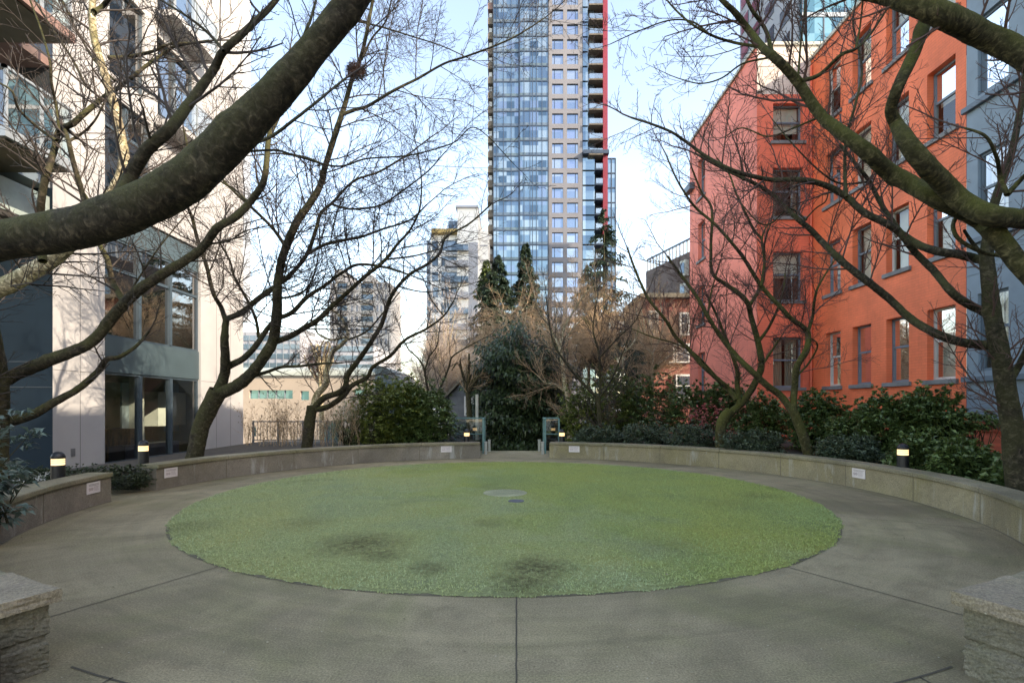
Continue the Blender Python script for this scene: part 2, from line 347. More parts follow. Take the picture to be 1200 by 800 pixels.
# lawn
WEAR = ((.22, 4.78, .42, 1), (-1.6, 5.6, .62, .85), (-1.3, 5.2, .3, .8), (-.75, 4.75, .26, .7), (.1, 4.40, .36, .85), (-3.9, 6.4, .5, .4), (-.3, 6.6, .35, .4), (1.6, 5.5, .5, .3), (4.0, 8.6, .5, .4), (-2.6, 6.6, .5, .35), (3.3, 7.9, .7, .25))
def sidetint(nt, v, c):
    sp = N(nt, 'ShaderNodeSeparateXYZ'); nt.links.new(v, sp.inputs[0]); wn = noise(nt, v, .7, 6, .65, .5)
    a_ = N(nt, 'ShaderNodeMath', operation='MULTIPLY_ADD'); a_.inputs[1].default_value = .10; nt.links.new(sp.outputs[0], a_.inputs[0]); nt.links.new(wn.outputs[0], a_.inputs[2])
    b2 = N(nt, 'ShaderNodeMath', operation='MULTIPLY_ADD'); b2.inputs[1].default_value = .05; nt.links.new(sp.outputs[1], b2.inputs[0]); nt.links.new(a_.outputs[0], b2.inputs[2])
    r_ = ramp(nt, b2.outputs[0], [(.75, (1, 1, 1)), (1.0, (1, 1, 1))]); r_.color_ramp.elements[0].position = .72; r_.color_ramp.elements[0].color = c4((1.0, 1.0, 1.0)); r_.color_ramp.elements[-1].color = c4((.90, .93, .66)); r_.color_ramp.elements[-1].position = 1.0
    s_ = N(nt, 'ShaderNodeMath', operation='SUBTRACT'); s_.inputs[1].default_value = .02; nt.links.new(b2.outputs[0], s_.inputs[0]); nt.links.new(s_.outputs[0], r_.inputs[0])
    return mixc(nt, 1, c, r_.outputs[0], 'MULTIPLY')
def wear(nt, v):
    acc_ = None
    for (x, y, r_, k) in WEAR:
        wn = noise(nt, v, 5, 8, .85); s_ = N(nt, 'ShaderNodeVectorMath', operation='SCALE'); s_.inputs['Scale'].default_value = .8; nt.links.new(wn.outputs['Color'], s_.inputs[0])
        ad = N(nt, 'ShaderNodeVectorMath', operation='ADD'); nt.links.new(v, ad.inputs[0]); nt.links.new(s_.outputs[0], ad.inputs[1])
        sb = N(nt, 'ShaderNodeVectorMath', operation='MULTIPLY'); sb.inputs[1].default_value = (1, 1, 0); nt.links.new(ad.outputs[0], sb.inputs[0])
        ds = N(nt, 'ShaderNodeVectorMath', operation='DISTANCE'); ds.inputs[1].default_value = (x+.4, y+.4, 0); nt.links.new(sb.outputs[0], ds.inputs[0])
        mp = N(nt, 'ShaderNodeMapRange'); mp.inputs[1].default_value = r_*.25; mp.inputs[2].default_value = r_; mp.inputs[3].default_value = k; mp.inputs[4].default_value = 0; nt.links.new(ds.outputs['Value'], mp.inputs[0])
        if acc_ is None: acc_ = mp.outputs[0]
        else:
            mx = N(nt, 'ShaderNodeMath', operation='MAXIMUM'); nt.links.new(acc_, mx.inputs[0]); nt.links.new(mp.outputs[0], mx.inputs[1]); acc_ = mx.outputs[0]
    gn = noise(nt, v, 16, 6, .8); gr_ = ramp(nt, gn.outputs[0], [(.38, .15), (.58, 1)]); mm_ = N(nt, 'ShaderNodeMath', operation='MULTIPLY'); nt.links.new(acc_, mm_.inputs[0]); nt.links.new(gr_.outputs[0], mm_.inputs[1])
    return mm_.outputs[0]
m_lawn, nt, b, o_ = newmat('lawn_base'); v = coords(nt)
a = noise(nt, v, .55, 7, .6, .5); r1 = ramp(nt, a.outputs[0], [(.3, (.26, .30, .17)), (.5, (.33, .36, .16)), (.72, (.38, .37, .14))])
bn = noise(nt, v, 30, 5, .8); r2 = ramp(nt, bn.outputs[0], [(.3, .5), (.7, 1.25)])
nt.links.new(mixc(nt, wear(nt, v), sidetint(nt, v, mixc(nt, .9, r1.outputs[0], r2.outputs[0], 'MULTIPLY')), (.10, .09, .045)), b.inputs['Base Color']); b.inputs['Roughness'].default_value = .95; b.inputs['Specular IOR Level'].default_value = .1
bump(nt, b, bn.outputs[0], 1, .02)
def lawn_r(a): return LR + .014*np.sin(a*23)+.012*np.sin(a*57+1)+.01*np.sin(a*131)
n = 360; aa = np.arange(n)*2*np.pi/n; rr = lawn_r(aa)
rings = [0, .25, .5, .75, .95, 1]; zz = [.03, .03, .03, .03, .027, .004]
vs = []; fs = []
for q, z in zip(rings, zz): vs.append(np.stack([LC[0]+rr*q*np.cos(aa), LC[1]+rr*q*np.sin(aa), np.full(n, z)], 1))
vs = np.concatenate(vs)
for k in range(len(rings)-1):
    i = np.arange(n); jx = (i+1) % n; fs.append(np.stack([k*n+i, k*n+jx, (k+1)*n+jx, (k+1)*n+i], 1))
o = np_mesh('lawn', vs, np.concatenate(fs)[:, ::-1], m_lawn, smooth=True); tag(o, kind='structure')
# grass blades
m_grass, nt, b, o_ = newmat('grass_blade'); v = coords(nt); gi = N(nt, 'ShaderNodeNewGeometry')
a = noise(nt, v, .5, 6, .6, .5); r1 = ramp(nt, a.outputs[0], [(.34, (.345, .43, .25)), (.5, (.385, .445, .215)), (.66, (.40, .44, .19))])
r2 = ramp(nt, gi.outputs['Random Per Island'], [(0, .88), (.9, 1.08), (1, (1.22, 1.15, 1.0))])
d_ = noise(nt, v, .9, 6, .7, .2); rd = ramp(nt, d_.outputs[0], [(.27, (.62, .60, .52)), (.42, (1, 1, 1)), (.62, (1, 1, 1)), (.75, (1.15, 1.08, .8))])
cc = mixc(nt, 1, mixc(nt, 1, r1.outputs[0], r2.outputs[0], 'MULTIPLY'), rd.outputs[0], 'MULTIPLY')
cc = mixc(nt, wear(nt, v), sidetint(nt, v, cc), (.085, .085, .04)); nt.links.new(cc, b.inputs['Base Color']); b.inputs['Roughness'].default_value = .7; b.inputs['Specular IOR Level'].default_value = .2
nb = 230000
u = RNG.random(nb); ang = RNG.random(nb)*2*np.pi; rad = lawn_r(ang)*np.sqrt(u)*.998; sp_ = RNG.random(nb) < .02; rad = np.where(sp_, lawn_r(ang)+RNG.random(nb)*.03-.01, rad)
bx, by = LC[0]+rad*np.cos(ang), LC[1]+rad*np.sin(ang)
# bare patches (muddy spots the photo shows) and the two covers
def spot(x, y, r): return np.exp(-((bx-x)**2+(by-y)**2)/(r*r))
bare = spot(.28, 4.85, .22)+spot(-1.5, 5.45, .25)*.9+spot(-.7, 4.75, .12)+spot(.15, 4.4, .18)*.8
keep = (RNG.random(nb) > bare*.6) & (((bx+.115)**2+(by-8.85)**2) > .38**2) & (((bx-.065)**2+(by-8.1)**2) > .13**2)
bx, by = bx[keep], by[keep]; nb = len(bx)
h = .007+.013*RNG.random(nb)+.012*(RNG.random(nb) > .985); w = .003+.003*RNG.random(nb); th = RNG.random(nb)*2*np.pi; ln = .6*h*RNG.standard_normal(nb); l2 = .6*h*RNG.standard_normal(nb)
bz = np.where(np.hypot(bx-LC[0], by-LC[1]) > LR-.006, .004, .026); v0 = np.stack([bx-w*np.cos(th), by-w*np.sin(th), bz], 1); v1 = np.stack([bx+w*np.cos(th), by+w*np.sin(th), bz], 1)
v2 = np.stack([bx+ln, by+l2, bz+h], 1)
vv = np.stack([v0, v1, v2], 1).reshape(-1, 3); o = np_mesh('grass', vv, np.arange(nb*3).reshape(-1, 3), m_grass)
tag(o, 'short mossy grass of the round lawn in the middle of the paved circle', 'grass', kind='stuff')
# dark soil line round the turf
m_edge = M_plain('edge_soil', (.13, .115, .07), .95, .4, 9, bmp=1)
nn_ = 720; ee = np.arange(nn_)*2*np.pi/nn_; r_in = lawn_r(ee)-.01; r_out = LR+.016+.008*np.sin(ee*41)*np.sin(ee*17+2)+.008*RNG.random(nn_)
vs = np.concatenate([np.stack([LC[0]+q*np.cos(ee), LC[1]+q*np.sin(ee), np.full(nn_, .0035)], 1) for q in (r_in, r_out)])
i = np.arange(nn_); jx = (i+1) % nn_; tag(np_mesh('lawn_edge', vs, np.stack([i, i+nn_, jx+nn_, jx], 1), m_edge), kind='structure')
t = MB().cyl((-.115, 8.85), .37, .0, .036, 40); tag(t.build('utility_cover', M_concrete('cover_concrete', (.33, .32, .20), (.24, .27, .13), .8), bevel=.006), 'large pale round concrete cover set in the middle of the lawn', 'utility cover')
t = MB().cyl((.065, 8.1), .125, .0, .036, 28); t.box(.0, .13, 8.095, 8.105, .036, .040)
tag(t.build('drain_cover', M_plain('dark_cover', (.09, .09, .105), .6), bevel=.004), 'small dark drain cover in the lawn just in front of the pale round cover', 'drain cover')

# litter
k = 750; lv = []; lf = []
for i in range(k):
    a = random.uniform(0, 2*math.pi); q = random.choice([random.uniform(4.95, 6.2), random.uniform(6.0, 6.27), random.uniform(.5, 6.2)])
    x, y = C0[0]+q*math.cos(a), C0[1]+q*math.sin(a); s = random.uniform(.004, .016); t_ = random.uniform(0, 6.28); z = .008 if math.hypot(x-LC[0], y-LC[1]) > LR else .042
    lv += [(x+s*math.cos(t_), y+s*math.sin(t_), z), (x+.5*s*math.cos(t_+1.5), y+.5*s*math.sin(t_+1.5), z+.006), (x-s*math.cos(t_), y-s*math.sin(t_), z+.003), (x+.5*s*math.cos(t_-1.5), y+.5*s*math.sin(t_-1.5), z)]
    lf.append([4*i, 4*i+1, 4*i+2, 4*i+3])
tag(np_mesh('leaf_litter', np.array(lv), np.array(lf), M_leaf('litter', (.2, .17, .1), (.35, .3, .2), .8)), 'tiny scattered dry leaves and grit on the paving', 'leaf litter', kind='stuff')

# planting beds
def bed(name, a0, a1, outer, zz=.33):
    """soil between the wall's outer arc and an outer polyline given in the same angular order"""
    mb = MB(); n = 40; inner = []
    for k in range(n+1):
        a = R(a0+(a1-a0)*k/n); inner.append((C0[0]+6.58*math.cos(a), C0[1]+6.58*math.sin(a)))
    poly = inner + outer[::-1]
    b0 = len(mb.v); mb.v += [(x, y, zz) for x, y in poly] + [(x, y, -.01) for x, y in poly]; m_ = len(poly)
    mb.f.append(tuple(range(m_)))
    for i in range(m_): mb.f.append((i, (i+1) % m_, m_+(i+1) % m_, m_+i))
    tag(mb.build(name, m_soil), kind='structure')
bed('soil_bed_right', -66.5, 80.2, [(2.9, -6), (10.69, -6), (10.69, 17.4), (1.45, 17.4)])
bed('soil_bed_left', 98.3, 174.8, [(-1.25, 17.4), (-8.2, 17.4), (-8.2, 9.5)])
bed('soil_bed_corner', 184.5, 247, [(-8.2, 8.0), (-8.2, 1.0), (-2.9, 1.0)], .30)

# ---------------------------------------------------------------- seat walls
def rough_block(name, parent, a0, a1, r0, r1, z0, z1, mat, amp, seed=0, nu=14, nz=10):
    """split-face end of the wall: every face broken up"""
    bm = bmesh.new(); rg = random.Random(seed); me = bpy.data.meshes.new(name)
    cuts = {}
    def pt(a, r, z): return (C0[0]+r*math.cos(R(a)), C0[1]+r*math.sin(R(a)), z)
    na, nr, nzz = nu, 16, nz; grid = {}
    lump = [(rg.uniform(0, 1), rg.uniform(0, 1), rg.uniform(0, 1), rg.uniform(-1, 1)) for _ in range(60)]
    def vert(i, j_, k):
        if (i, j_, k) not in grid:
            p = Vector(pt(a0+(a1-a0)*i/na, r0+(r1-r0)*j_/nr, z0+(z1-z0)*k/nzz))
            if k > 0 or amp < .012:
                p += Vector((rg.gauss(0, amp), rg.gauss(0, amp), rg.gauss(0, amp*.5)))
            ctr0 = Vector(pt((a0+a1)/2, (r0+r1)/2, p.z)); q_ = (i/na, j_/nr, k/nzz)
            p += (p-ctr0).normalized()*amp*5.5*sum(w_*math.exp(-((q_[0]-x_)**2+(q_[1]-y_)**2+(q_[2]-z_)**2)/.02) for x_, y_, z_, w_ in lump)
            row = .5 if abs(k/nzz-.5) < .06 and z1-z0 > .2 else 0
            if row:
                ctr = Vector(pt((a0+a1)/2, (r0+r1)/2, p.z)); p = p+(ctr-p).normalized()*.016
            grid[(i, j_, k)] = bm.verts.new(p)
        return grid[(i, j_, k)]
    for i in range(na):
        for j_ in range(nr):
            for k in (0, nzz): bm.faces.new([vert(i, j_, k), vert(i+1, j_, k), vert(i+1, j_+1, k), vert(i, j_+1, k)])
    for i in range(na):
        for k in range(nzz):
            for j_ in (0, nr): bm.faces.new([vert(i, j_, k), vert(i+1, j_, k), vert(i+1, j_, k+1), vert(i, j_, k+1)])
    for j_ in range(nr):
        for k in range(nzz):
            for i in (0, na): bm.faces.new([vert(i, j_, k), vert(i, j_+1, k), vert(i, j_+1, k+1), vert(i, j_, k+1)])
    bmesh.ops.recalc_face_normals(bm, faces=bm.faces)
    w = wloc(parent); bmesh.ops.translate(bm, verts=bm.verts, vec=(-w[0], -w[1], -w[2]))
    bm.to_mesh(me); bm.free(); o = link_mesh(name, me, mat, parent)
    return o
m_jw = M_plain('wall_joint', (.15, .13, .09), .9)
def seat_wall(label, a0, a1, rough_at=None, loc=None):
    am = R((a0+a1)/2); t = thing('seat_wall', label, 'seat wall', (C0[0]+6.45*math.cos(am), C0[1]+6.45*math.sin(am), 0))
    b0, b1 = a0, a1
    if rough_at == 'start': b0 = a0+5.2
    if rough_at == 'end': b1 = a1-5.2
    n = int(abs(b1-b0)/1.2)
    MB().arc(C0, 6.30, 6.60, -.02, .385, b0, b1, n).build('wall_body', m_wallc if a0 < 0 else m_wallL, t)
    # cap in cast lengths, slightly uneven
    k = max(2, int(abs(b1-b0)/13)); 
    cp = MB()
    for i in range(k):
        c0, c1 = b0+(b1-b0)*i/k+.03, b0+(b1-b0)*(i+1)/k-.03; e = random.uniform(-.003, .003)
        cp.arc(C0, 6.265+e, 6.635+e, .387, .458+e, c0, c1, max(4, n//k))
    cp.build('coping', m_cap, t, bevel=.014)
    jm = MB()
    for i in range(1, k):
        c = b0+(b1-b0)*(i+.02)/k; jm.arc(C0, 6.2965, 6.31, .0, .384, c-.05, c+.05, 1)
    jm.arc(C0, 6.285, 6.31, .0, .006, b0, b1, n); jm.build('joint_line', m_jw, t)
    if rough_at:
        c0, c1 = (a0, b0) if rough_at == 'start' else (b1, a1)
        rough_block('end_block', t, c0, c1, 6.29, 6.61, -.02, .385, m_rough, .0028, 3, 44, 28)
        rough_block('end_coping', t, c0-(.5 if rough_at == 'start' else 0), c1+(.5 if rough_at == 'end' else 0), 6.255, 6.645, .388, .462, m_capr, .0018, 5, 44, 5)
    return t
seat_wall('long curved concrete seat wall in front of the orange brick building, mottled with white stains', -66.3, 80.3, 'start')
seat_wall('curved concrete seat wall on the far left, under the bare trees and the big green bush', 98.2, 174.8)
seat_wall('short curved concrete seat wall at the left edge, in front of the low hedge, ending in a rough stone block', 184.2, 245.3, 'end')

# plaques
def plaque(label, ang, z1=.365, w=.30, h=.17):
    a = R(ang); r0 = 6.30; p = (C0[0]+r0*math.cos(a), C0[1]+r0*math.sin(a)); t = thing('wall_sign', label, 'sign', (p[0], p[1], z1-h/2), 'rule plaques on the seat walls')
    u = (-math.sin(a), math.cos(a)); nn = (-math.cos(a), -math.sin(a)); f = Fr(p, u, nn)
    mb = MB(); f.box(mb, -w/2, w/2, .004, .016, z1-h, z1); mb.build('sign_board', m_sign, t, bevel=.002)
    ink = MB(); s = -1 if math.cos(a) > 0 or True else 1
    s = 1 if True else s
    # symbol blocks at the viewer's left, three ruled text rows, illegible at this size
    L = 1   # viewer sees +u on the left when looking outwards
    def bx(u0, u1, za, zb): f.box(ink, L*u0, L*u1, .016, .0175, za, zb)
    for row in range(2):
        za = z1-.028-row*.018; xs = -.115 
        while xs < .10:
            wl = random.uniform(.012, .03); bx(-xs-wl, -xs, za-.007, za); xs += wl+.007
    for (c, zc) in ((.095, z1-.10), (.045, z1-.10)):
        for q in range(14):
            t0 = 2*math.pi*q/14; r_ = .019; uu, zz_ = c+r_*math.cos(t0), zc+r_*math.sin(t0); bx(uu-.0035, uu+.0035, zz_-.0035, zz_+.0035)
        for q in range(7): e = (q-3)*.004; bx(c+e-.003, c+e+.003, zc+e-.003, zc+e+.003)
    for row in range(4):
        za = z1-.072-row*.018; bx(-.115+random.uniform(0, .03), .01, za-.004, za)
    ink.build('lettering', m_ink, t)
# the viewer stands inside the ring, so angle picks the place along the wall
def ang_at(px):
    best = None
    for k in range(3600):
        a = k*.1; x, y = C0[0]+6.3*math.cos(R(a)), C0[1]+6.3*math.sin(R(a))
        if y < 3: continue
        e = abs(CX+F*x/y-px)
        if best is None or e < best[0]: best = (e, a)
    return best[1]
plaque('white rule sign on the wall at the left edge, just below the hedge', ang_at(109))
plaque('white rule sign on the far left wall close to its open end', ang_at(200))
plaque('small far white rule sign on the left wall beside the walkway gap', ang_at(523))
plaque('small far white rule sign on the right wall beside the walkway gap', ang_at(673))
plaque('white rule sign on the right wall below the lamp and the shrubs', ang_at(1007))

# ---------------------------------------------------------------- bollard lamps
def bollard(label, x, y, zb, zt, r=.086):
    t = thing('bollard_lamp', label, 'bollard lamp', (x, y, zb), 'lit bollard lamps round the plaza'); H = zt-zb
    MB().cyl((x, y), r, zb, zt-.20, 24).build('post', m_black, t, smooth=False)
    MB().cyl((x, y), r*.93, zt-.20, zt-.105, 24).build('lamp_glass', m_lamp, t)
    MB().cyl((x, y), r*1.01, zt-.163, zt-.157, 24).cyl((x, y), r*1.01, zt-.133, zt-.127, 24).build('louvre', m_alu, t)
    d = MB(); d.cyl((x, y), r*1.03, zt-.105, zt-.07, 24); d.cyl((x, y), r*1.0, zt-.07, zt-.035, 24, r*.82); d.cyl((x, y), r*.82, zt-.035, zt-.01, 24, r*.5); d.cyl((x, y), r*.5, zt-.01, zt, 24, r*.1)
    d.build('cap', m_black, t)
bollard('black bollard lamp standing in the low hedge behind the left edge wall', X(68, 7.7), 7.7, .28, .83)
bollard('black bollard lamp at the gap in the left wall, before the dark window', X(168, 9.75), 9.75, 0, .86)
bollard('black bollard lamp among the shrubs behind the right wall', X(1058, 8.95), 8.95, .3, .86)
bollard('small far bollard lamp behind the right wall next to the walkway gap', X(658.5, 15.6), 15.6, .3, .80)
bollard('small far bollard lamp behind the left wall next to the walkway gap', X(547, 15.6), 15.6, .3, .80)

# ---------------------------------------------------------------- windows
def sash_window(parent, f, u0, u1, z0, z1, rev, fr_mat=m_fr, blind=None, sill=True, sp=.09, rail=.55):
    w = f
    mb = MB(); t = .055
    f.box(mb, u0, u0+t, -rev-.05, -rev+.03, z0, z1); f.box(mb, u1-t, u1, -rev-.05, -rev+.03, z0, z1)
    f.box(mb, u0+t, u1-t, -rev-.05, -rev+.03, z1-t, z1); f.box(mb, u0+t, u1-t, -rev-.05, -rev+.03, z0, z0+t*1.2)
    zr = z0+(z1-z0)*rail; f.box(mb, u0+t, u1-t, -rev-.045, -rev+.02, zr-.03, zr+.03)
    win = mb.build('window', fr_mat, parent)
    g = MB(); g.quad(f.p(u0+t, -rev-.01, z0+t), f.p(u1-t, -rev-.01, z0+t), f.p(u1-t, -rev-.01, zr-.03), f.p(u0+t, -rev-.01, zr-.03))
    g.quad(f.p(u0+t, -rev+.005, zr+.03), f.p(u1-t, -rev+.005, zr+.03), f.p(u1-t, -rev+.005, z1-t), f.p(u0+t, -rev+.005, z1-t)); g.build('pane', m_glass, win)
    if blind:
        kind, amt = blind; bl = MB()
        if kind == 'blind': f.box(bl, u0+t, u1-t, -rev-.13, -rev-.12, z1-(z1-z0)*amt, z1-.02); bl.build('blind', m_blind, win)
        else:
            n = 12; 
            for side in (0, 1):
                a = u0+t if side == 0 else u1-t-(u1-u0)*amt/2; b_ = a+(u1-u0)*amt/2
                for i in range(n):
                    x0, x1 = a+(b_-a)*i/n, a+(b_-a)*(i+1)/n; q0, q1 = (.03 if i % 2 else 0), (0 if i % 2 else .03)
                    bl.quad(f.p(x0, -rev-.16-q0, z0), f.p(x1, -rev-.16-q1, z0), f.p(x1, -rev-.16-q1, z1), f.p(x0, -rev-.16-q0, z1))
            bl.build('curtain', m_curt if kind == 'curtain' else m_blind, win, smooth=True)
    if sill:
        s = MB(); f.box(s, u0-.09, u1+.09, -rev+.031, .075, z0-.12, z0-.003); s.build('sill', m_sill, win, bevel=.008)
    return win

# ---------------------------------------------------------------- orange/red brick building
XW, YW = 10.7, 18.8; XG = 8.76
rb = thing('red_brick_building', 'orange and pink painted brick apartment building with rows of sash windows on the right', 'building', (XW, 15.6, -3))
fm = Fr((XW, 0), (0, 1), (-1, 0)); ff = Fr((0, YW), (1, 0), (0, -1)); fs_ = Fr((XG, 0), (0, 1), (-1, 0))
rows = [(2.15, 3.95), (5.25, 7.0), (8.25, 10.0), (11.15, 12.95)]
cols = [(17.12, 17.95), (15.66, 16.52), (14.17, 15.03), (12.68, 13.55)]
holes = [(a, b, z0, z1) for a, b in cols for z0, z1 in rows] + [(a, b, .35, 1.0) for a, b in cols]
mb = MB(); fm.wall(mb, 12.38, YW, -3, 13.8, holes, .2)
fm.box(mb, 12.38, YW-.002, .002, .05, 1.25, 1.33); fm.box(mb, 12.38, YW-.002, .002, .035, 1.16, 1.25)
mb.build('side_wall', m_red, rb)
bl = [('blind', .9), ('blind', .97), ('blind', .45), ('blind', .5), ('curtain', .7), ('blind', .95), ('lace', .8), ('blind', .3)]
bi = 0
order = {(0, 0): ('curtain', .5), (1, 0): ('curtain', .6), (2, 0): ('blind', .97), (3, 0): ('lace', 1), (0, 1): ('blind', .6), (1, 1): ('blind', .97), (2, 1): ('lace', .7), (3, 1): ('lace', .6)}
for ci, (a, b_) in enumerate(cols):
    for ri, (z0, z1) in enumerate(rows):
        sash_window(rb, fm, a, b_, z0, z1, .2, m_fr if (ci+ri) % 3 else m_frw, order.get((ci, ri), bl[(ci*3+ri*5) % len(bl)]))
    q = MB(); fm.box(q, a, b_, -.22, -.16, .35, 1.0); q.build('basement_window', m_dark, rb)
# recess front
fcol = (X(906, YW), X(941, YW)); holes = [(fcol[0], fcol[1], z0, z1) for z0, z1 in rows[:3]] + [(fcol[0], fcol[1], 10.95, 12.3)]
mb = MB(); ff.wall(mb, XG, XW, -3, 12.62, holes, .2); mb.build('front_wall', m_redf, rb)
mb = MB(); ff.box(mb, XG+.004, XW+.6, -.6, 0, 12.623, 14.35); mb.build('upper_wall', m_sunpatch, rb)  # sun patch on the wall top painted as a cream band
for i, (a, b_, z0, z1) in enumerate(holes): sash_window(rb, ff, a, b_, z0, z1, .2, m_fr, [('curtain', .8), ('blind', .5), ('curtain', .4), ('blind', .7)][i])
# wing side
sw = [(23.85, 24.75)]; holes = [(a, b_, z0, z1) for a, b_ in sw for z0, z1 in rows]
mb = MB(); fs_.wall(mb, YW, 25.9, -3, 14.3, holes, .2); mb.build('wing_wall', m_pink, rb)
for (a, b_, z0, z1) in holes: sash_window(rb, fs_, a, b_, z0, z1, .2, m_fr, ('blind', .4))
mb = MB(); mb.box(XG+.001, XW+8, 25.3, 25.9, -3, 14.3); mb.build('rear_wall', m_pink, rb)
# cores behind openings, roof, parapet
mb = MB(); mb.box(XW+1.1, XW+9, 12.42, YW-.01, -3, 13.6); mb.box(XG+.9, XW+9, YW+1.2, 25.2, -3, 13.9); mb.build('interior', m_dark, rb)
mb = MB(); mb.box(XW+.01, XW+9, 12.4, YW+.9, 13.55, 13.78); mb.box(XG+.01, XW+9, YW+.62, 25.28, 14.0, 14.28); mb.build('roof', m_sill, rb)
mb = MB(); mb.box(XW-.07, XW+.3, 12.38, YW-.003, 13.803, 13.93); mb.box(XG-.08, XG+.35, YW-.05, 25.95, 14.303, 14.42); mb.box(XG+.352, XW+.6, YW-.06, YW+.3, 14.353, 14.47)
mb.build('parapet_coping', m_postw, rb, bevel=.01)
mb = MB(); mb.box(XG-.25, XG-.0, 25.2, 26.05, 11.9, 12.2); mb.build('cornice', m_blued, rb)
pm = MB(); pm.tube([(XW-.07, YW-.12, -1), (XW-.07, YW-.12, 13.6)], .035, 8)
for z in (1.5, 4.5, 7.5, 10.5): pm.box(XW-.12, XW, YW-.17, YW-.07, z, z+.04)
pm.build('downpipe', m_redf, rb)

# blue grey neighbour with stacked bays
bb = thing('blue_bay_building', 'blue-grey clad building with stacked bay windows at the right edge', 'building', (XW, 5, -3))
mb = MB(); fm.wall(mb, -20, 12.37, 1.2, 13.8, [], .2); mb.box(XW, XW+9, -20, -19.7, -3, 13.8); mb.box(XW+.3, XW+9, -19.6, 12.37, 13.5, 13.75); mb.build('wall', m_blue, bb)
mb = MB(); fm.wall(mb, -20, 12.37, -3, 1.197, [], .2); fm.box(mb, -20, 12.36, .003, .05, .92, .98); mb.build('base_wall', m_redf, bb)
fb = Fr((10.25, 0), (0, 1), (-1, 0))
for bay0 in (9.2, 4.6):
    y0, y1 = bay0, bay0+2.65
    wz = [(2.25, 3.95), (5.3, 7.0), (8.3, 10.0), (11.2, 12.8)]
    cw = [(y1-1.0, y1-.28), (y0+.28, y0+1.0)]
    holes = [(a, b_, z0, z1) for a, b_ in cw for z0, z1 in wz]
    mb = MB(); fb.wall(mb, y0, y1, 1.2, 13.6, holes, .1)
    mb.quad((10.25, y0, 1.2), (XW, y0-.3, 1.2), (XW, y0-.3, 13.6), (10.25, y0, 13.6)); mb.quad((10.25, y1, 1.2), (XW, y1+.2, 1.2), (XW, y1+.2, 13.6), (10.25, y1, 13.6))
    mb.quad((10.25, y0, 1.2), (10.25, y1, 1.2), (XW, y1+.2, 1.2), (XW, y0-.3, 1.2)); mb.quad((10.25, y0, 13.6), (10.25, y1, 13.6), (XW, y1+.2, 13.6), (XW, y0-.3, 13.6))
    for z in (1.45, 1.65, 1.85, 4.4, 4.6, 4.8): fb.box(mb, y0, y1, .001, .012, z, z+.02)
    mb.build('bay', m_blue, bb)
    mb = MB()
    for z in (2.02, 5.06, 8.06, 10.96):
        mb = MB(); fb.box(mb, y0-.05, y1+.05, .002, .10, z, z+.12); mb.build('bay_moulding', m_blued, bb, bevel=.01)
    for a, b_ in cw:
        for z0, z1 in wz: sash_window(bb, fb, a, b_, z0, z1, .1, m_blued, ('lace', .8), sill=False)
mb = MB()
for y in (1.0, -2.5): 
    for z0, z1 in rows: fm.box(mb, y, y+.9, .001, .02, z0, z1)
mb.build('near_window', m_dkglass, bb)

# ---------------------------------------------------------------- left pale building
lb = thing('pale_panel_building', 'tall pale panel building with dark teal wall, big windows and glass balconies on the left', 'building', (-9, 14, 0))
fl = Fr((-9, 0), (0, 1), (1, 0))
bayw = (11.62, 15.2)
holes = [(11.62, 15.2, .17, 6.0), (11.62, 13.1, 6.0, 8.5)]
for k in range(5): holes.append((13.35, 14.9, 8.8+2.75*k, 10.9+2.75*k))
for k in range(4): holes.append((11.75, 12.9, 9.0+2.75*k, 11.1+2.75*k))
mb = MB(); fl.wall(mb, 10.3, 17.6, 0, 30, holes, .16); 
fn = Fr((0, 17.6), (1, 0), (0, 1)); 
mb.build('panel_facade', m_white, lb)
sm = MB()
for z in (2.2, 5.4, 6.5, 8.6, 10.0, 11.35, 12.8, 14.1, 15.5): fl.box(sm, 10.3, 11.6, .001, .003, z, z+.012); fl.box(sm, 15.22, 17.6, .001, .003, z, z+.012)
for y in (10.95, 16.0, 16.8): fl.box(sm, y, y+.012, .001, .003, .1, 30)
sm.build('panel_seams', m_seam, lb)
def glazed(u0, u1, z0, z1, muls, trans, gm=m_glassl, name='window', depth=.12):
    mb = MB(); t = .05
    fl.box(mb, u0, u0+t, -depth-.05, -depth+.04, z0, z1); fl.box(mb, u1-t, u1, -depth-.05, -depth+.04, z0, z1)
    fl.box(mb, u0+t, u1-t, -depth-.05, -depth+.04, z0, z0+t); fl.box(mb, u0+t, u1-t, -depth-.05, -depth+.04, z1-t, z1)
    for m_ in muls: fl.box(mb, m_-.045, m_+.045, -depth-.06, -depth+.07, z0+t, z1-t)
    us = [u0+t]+[x for m_ in muls for x in (m_-.045, m_+.045)]+[u1-t]
    for tz in trans:
        for a, b_ in zip(us[::2], us[1::2]): fl.box(mb, a, b_, -depth-.05, -depth+.04, tz-.035, tz+.035)
    w = mb.build(name, m_frd, lb)
    g = MB(); g.quad(fl.p(u0+t, -depth, z0+t), fl.p(u1-t, -depth, z0+t), fl.p(u1-t, -depth, z1-t), fl.p(u0+t, -depth, z1-t)); g.build('pane', gm, w)
    return w
glazed(11.62, 15.2, .17, 2.25, [12.83, 13.98], [])
m_refl = M_panes('upper_glass', [(.20, .25, .26), (.14, .18, .19), (.24, .28, .28)], (3, 1.2, 2.4), .55, .05)
glazed(11.62, 15.2, 3.05, 5.33, [12.8, 13.96], [4.62], M_glass('glass_dark', (.35, .42, .44), .38))
glazed(11.62, 13.1, 6.0, 8.5, [12.35], [7.8], M_glass('glass_dark2', (.3, .4, .42), .3))
for k in range(5): glazed(13.35, 14.9, 8.8+2.75*k, 10.9+2.75*k, [14.1], [], M_glass('glass_up', (.4, .48, .5), .4))
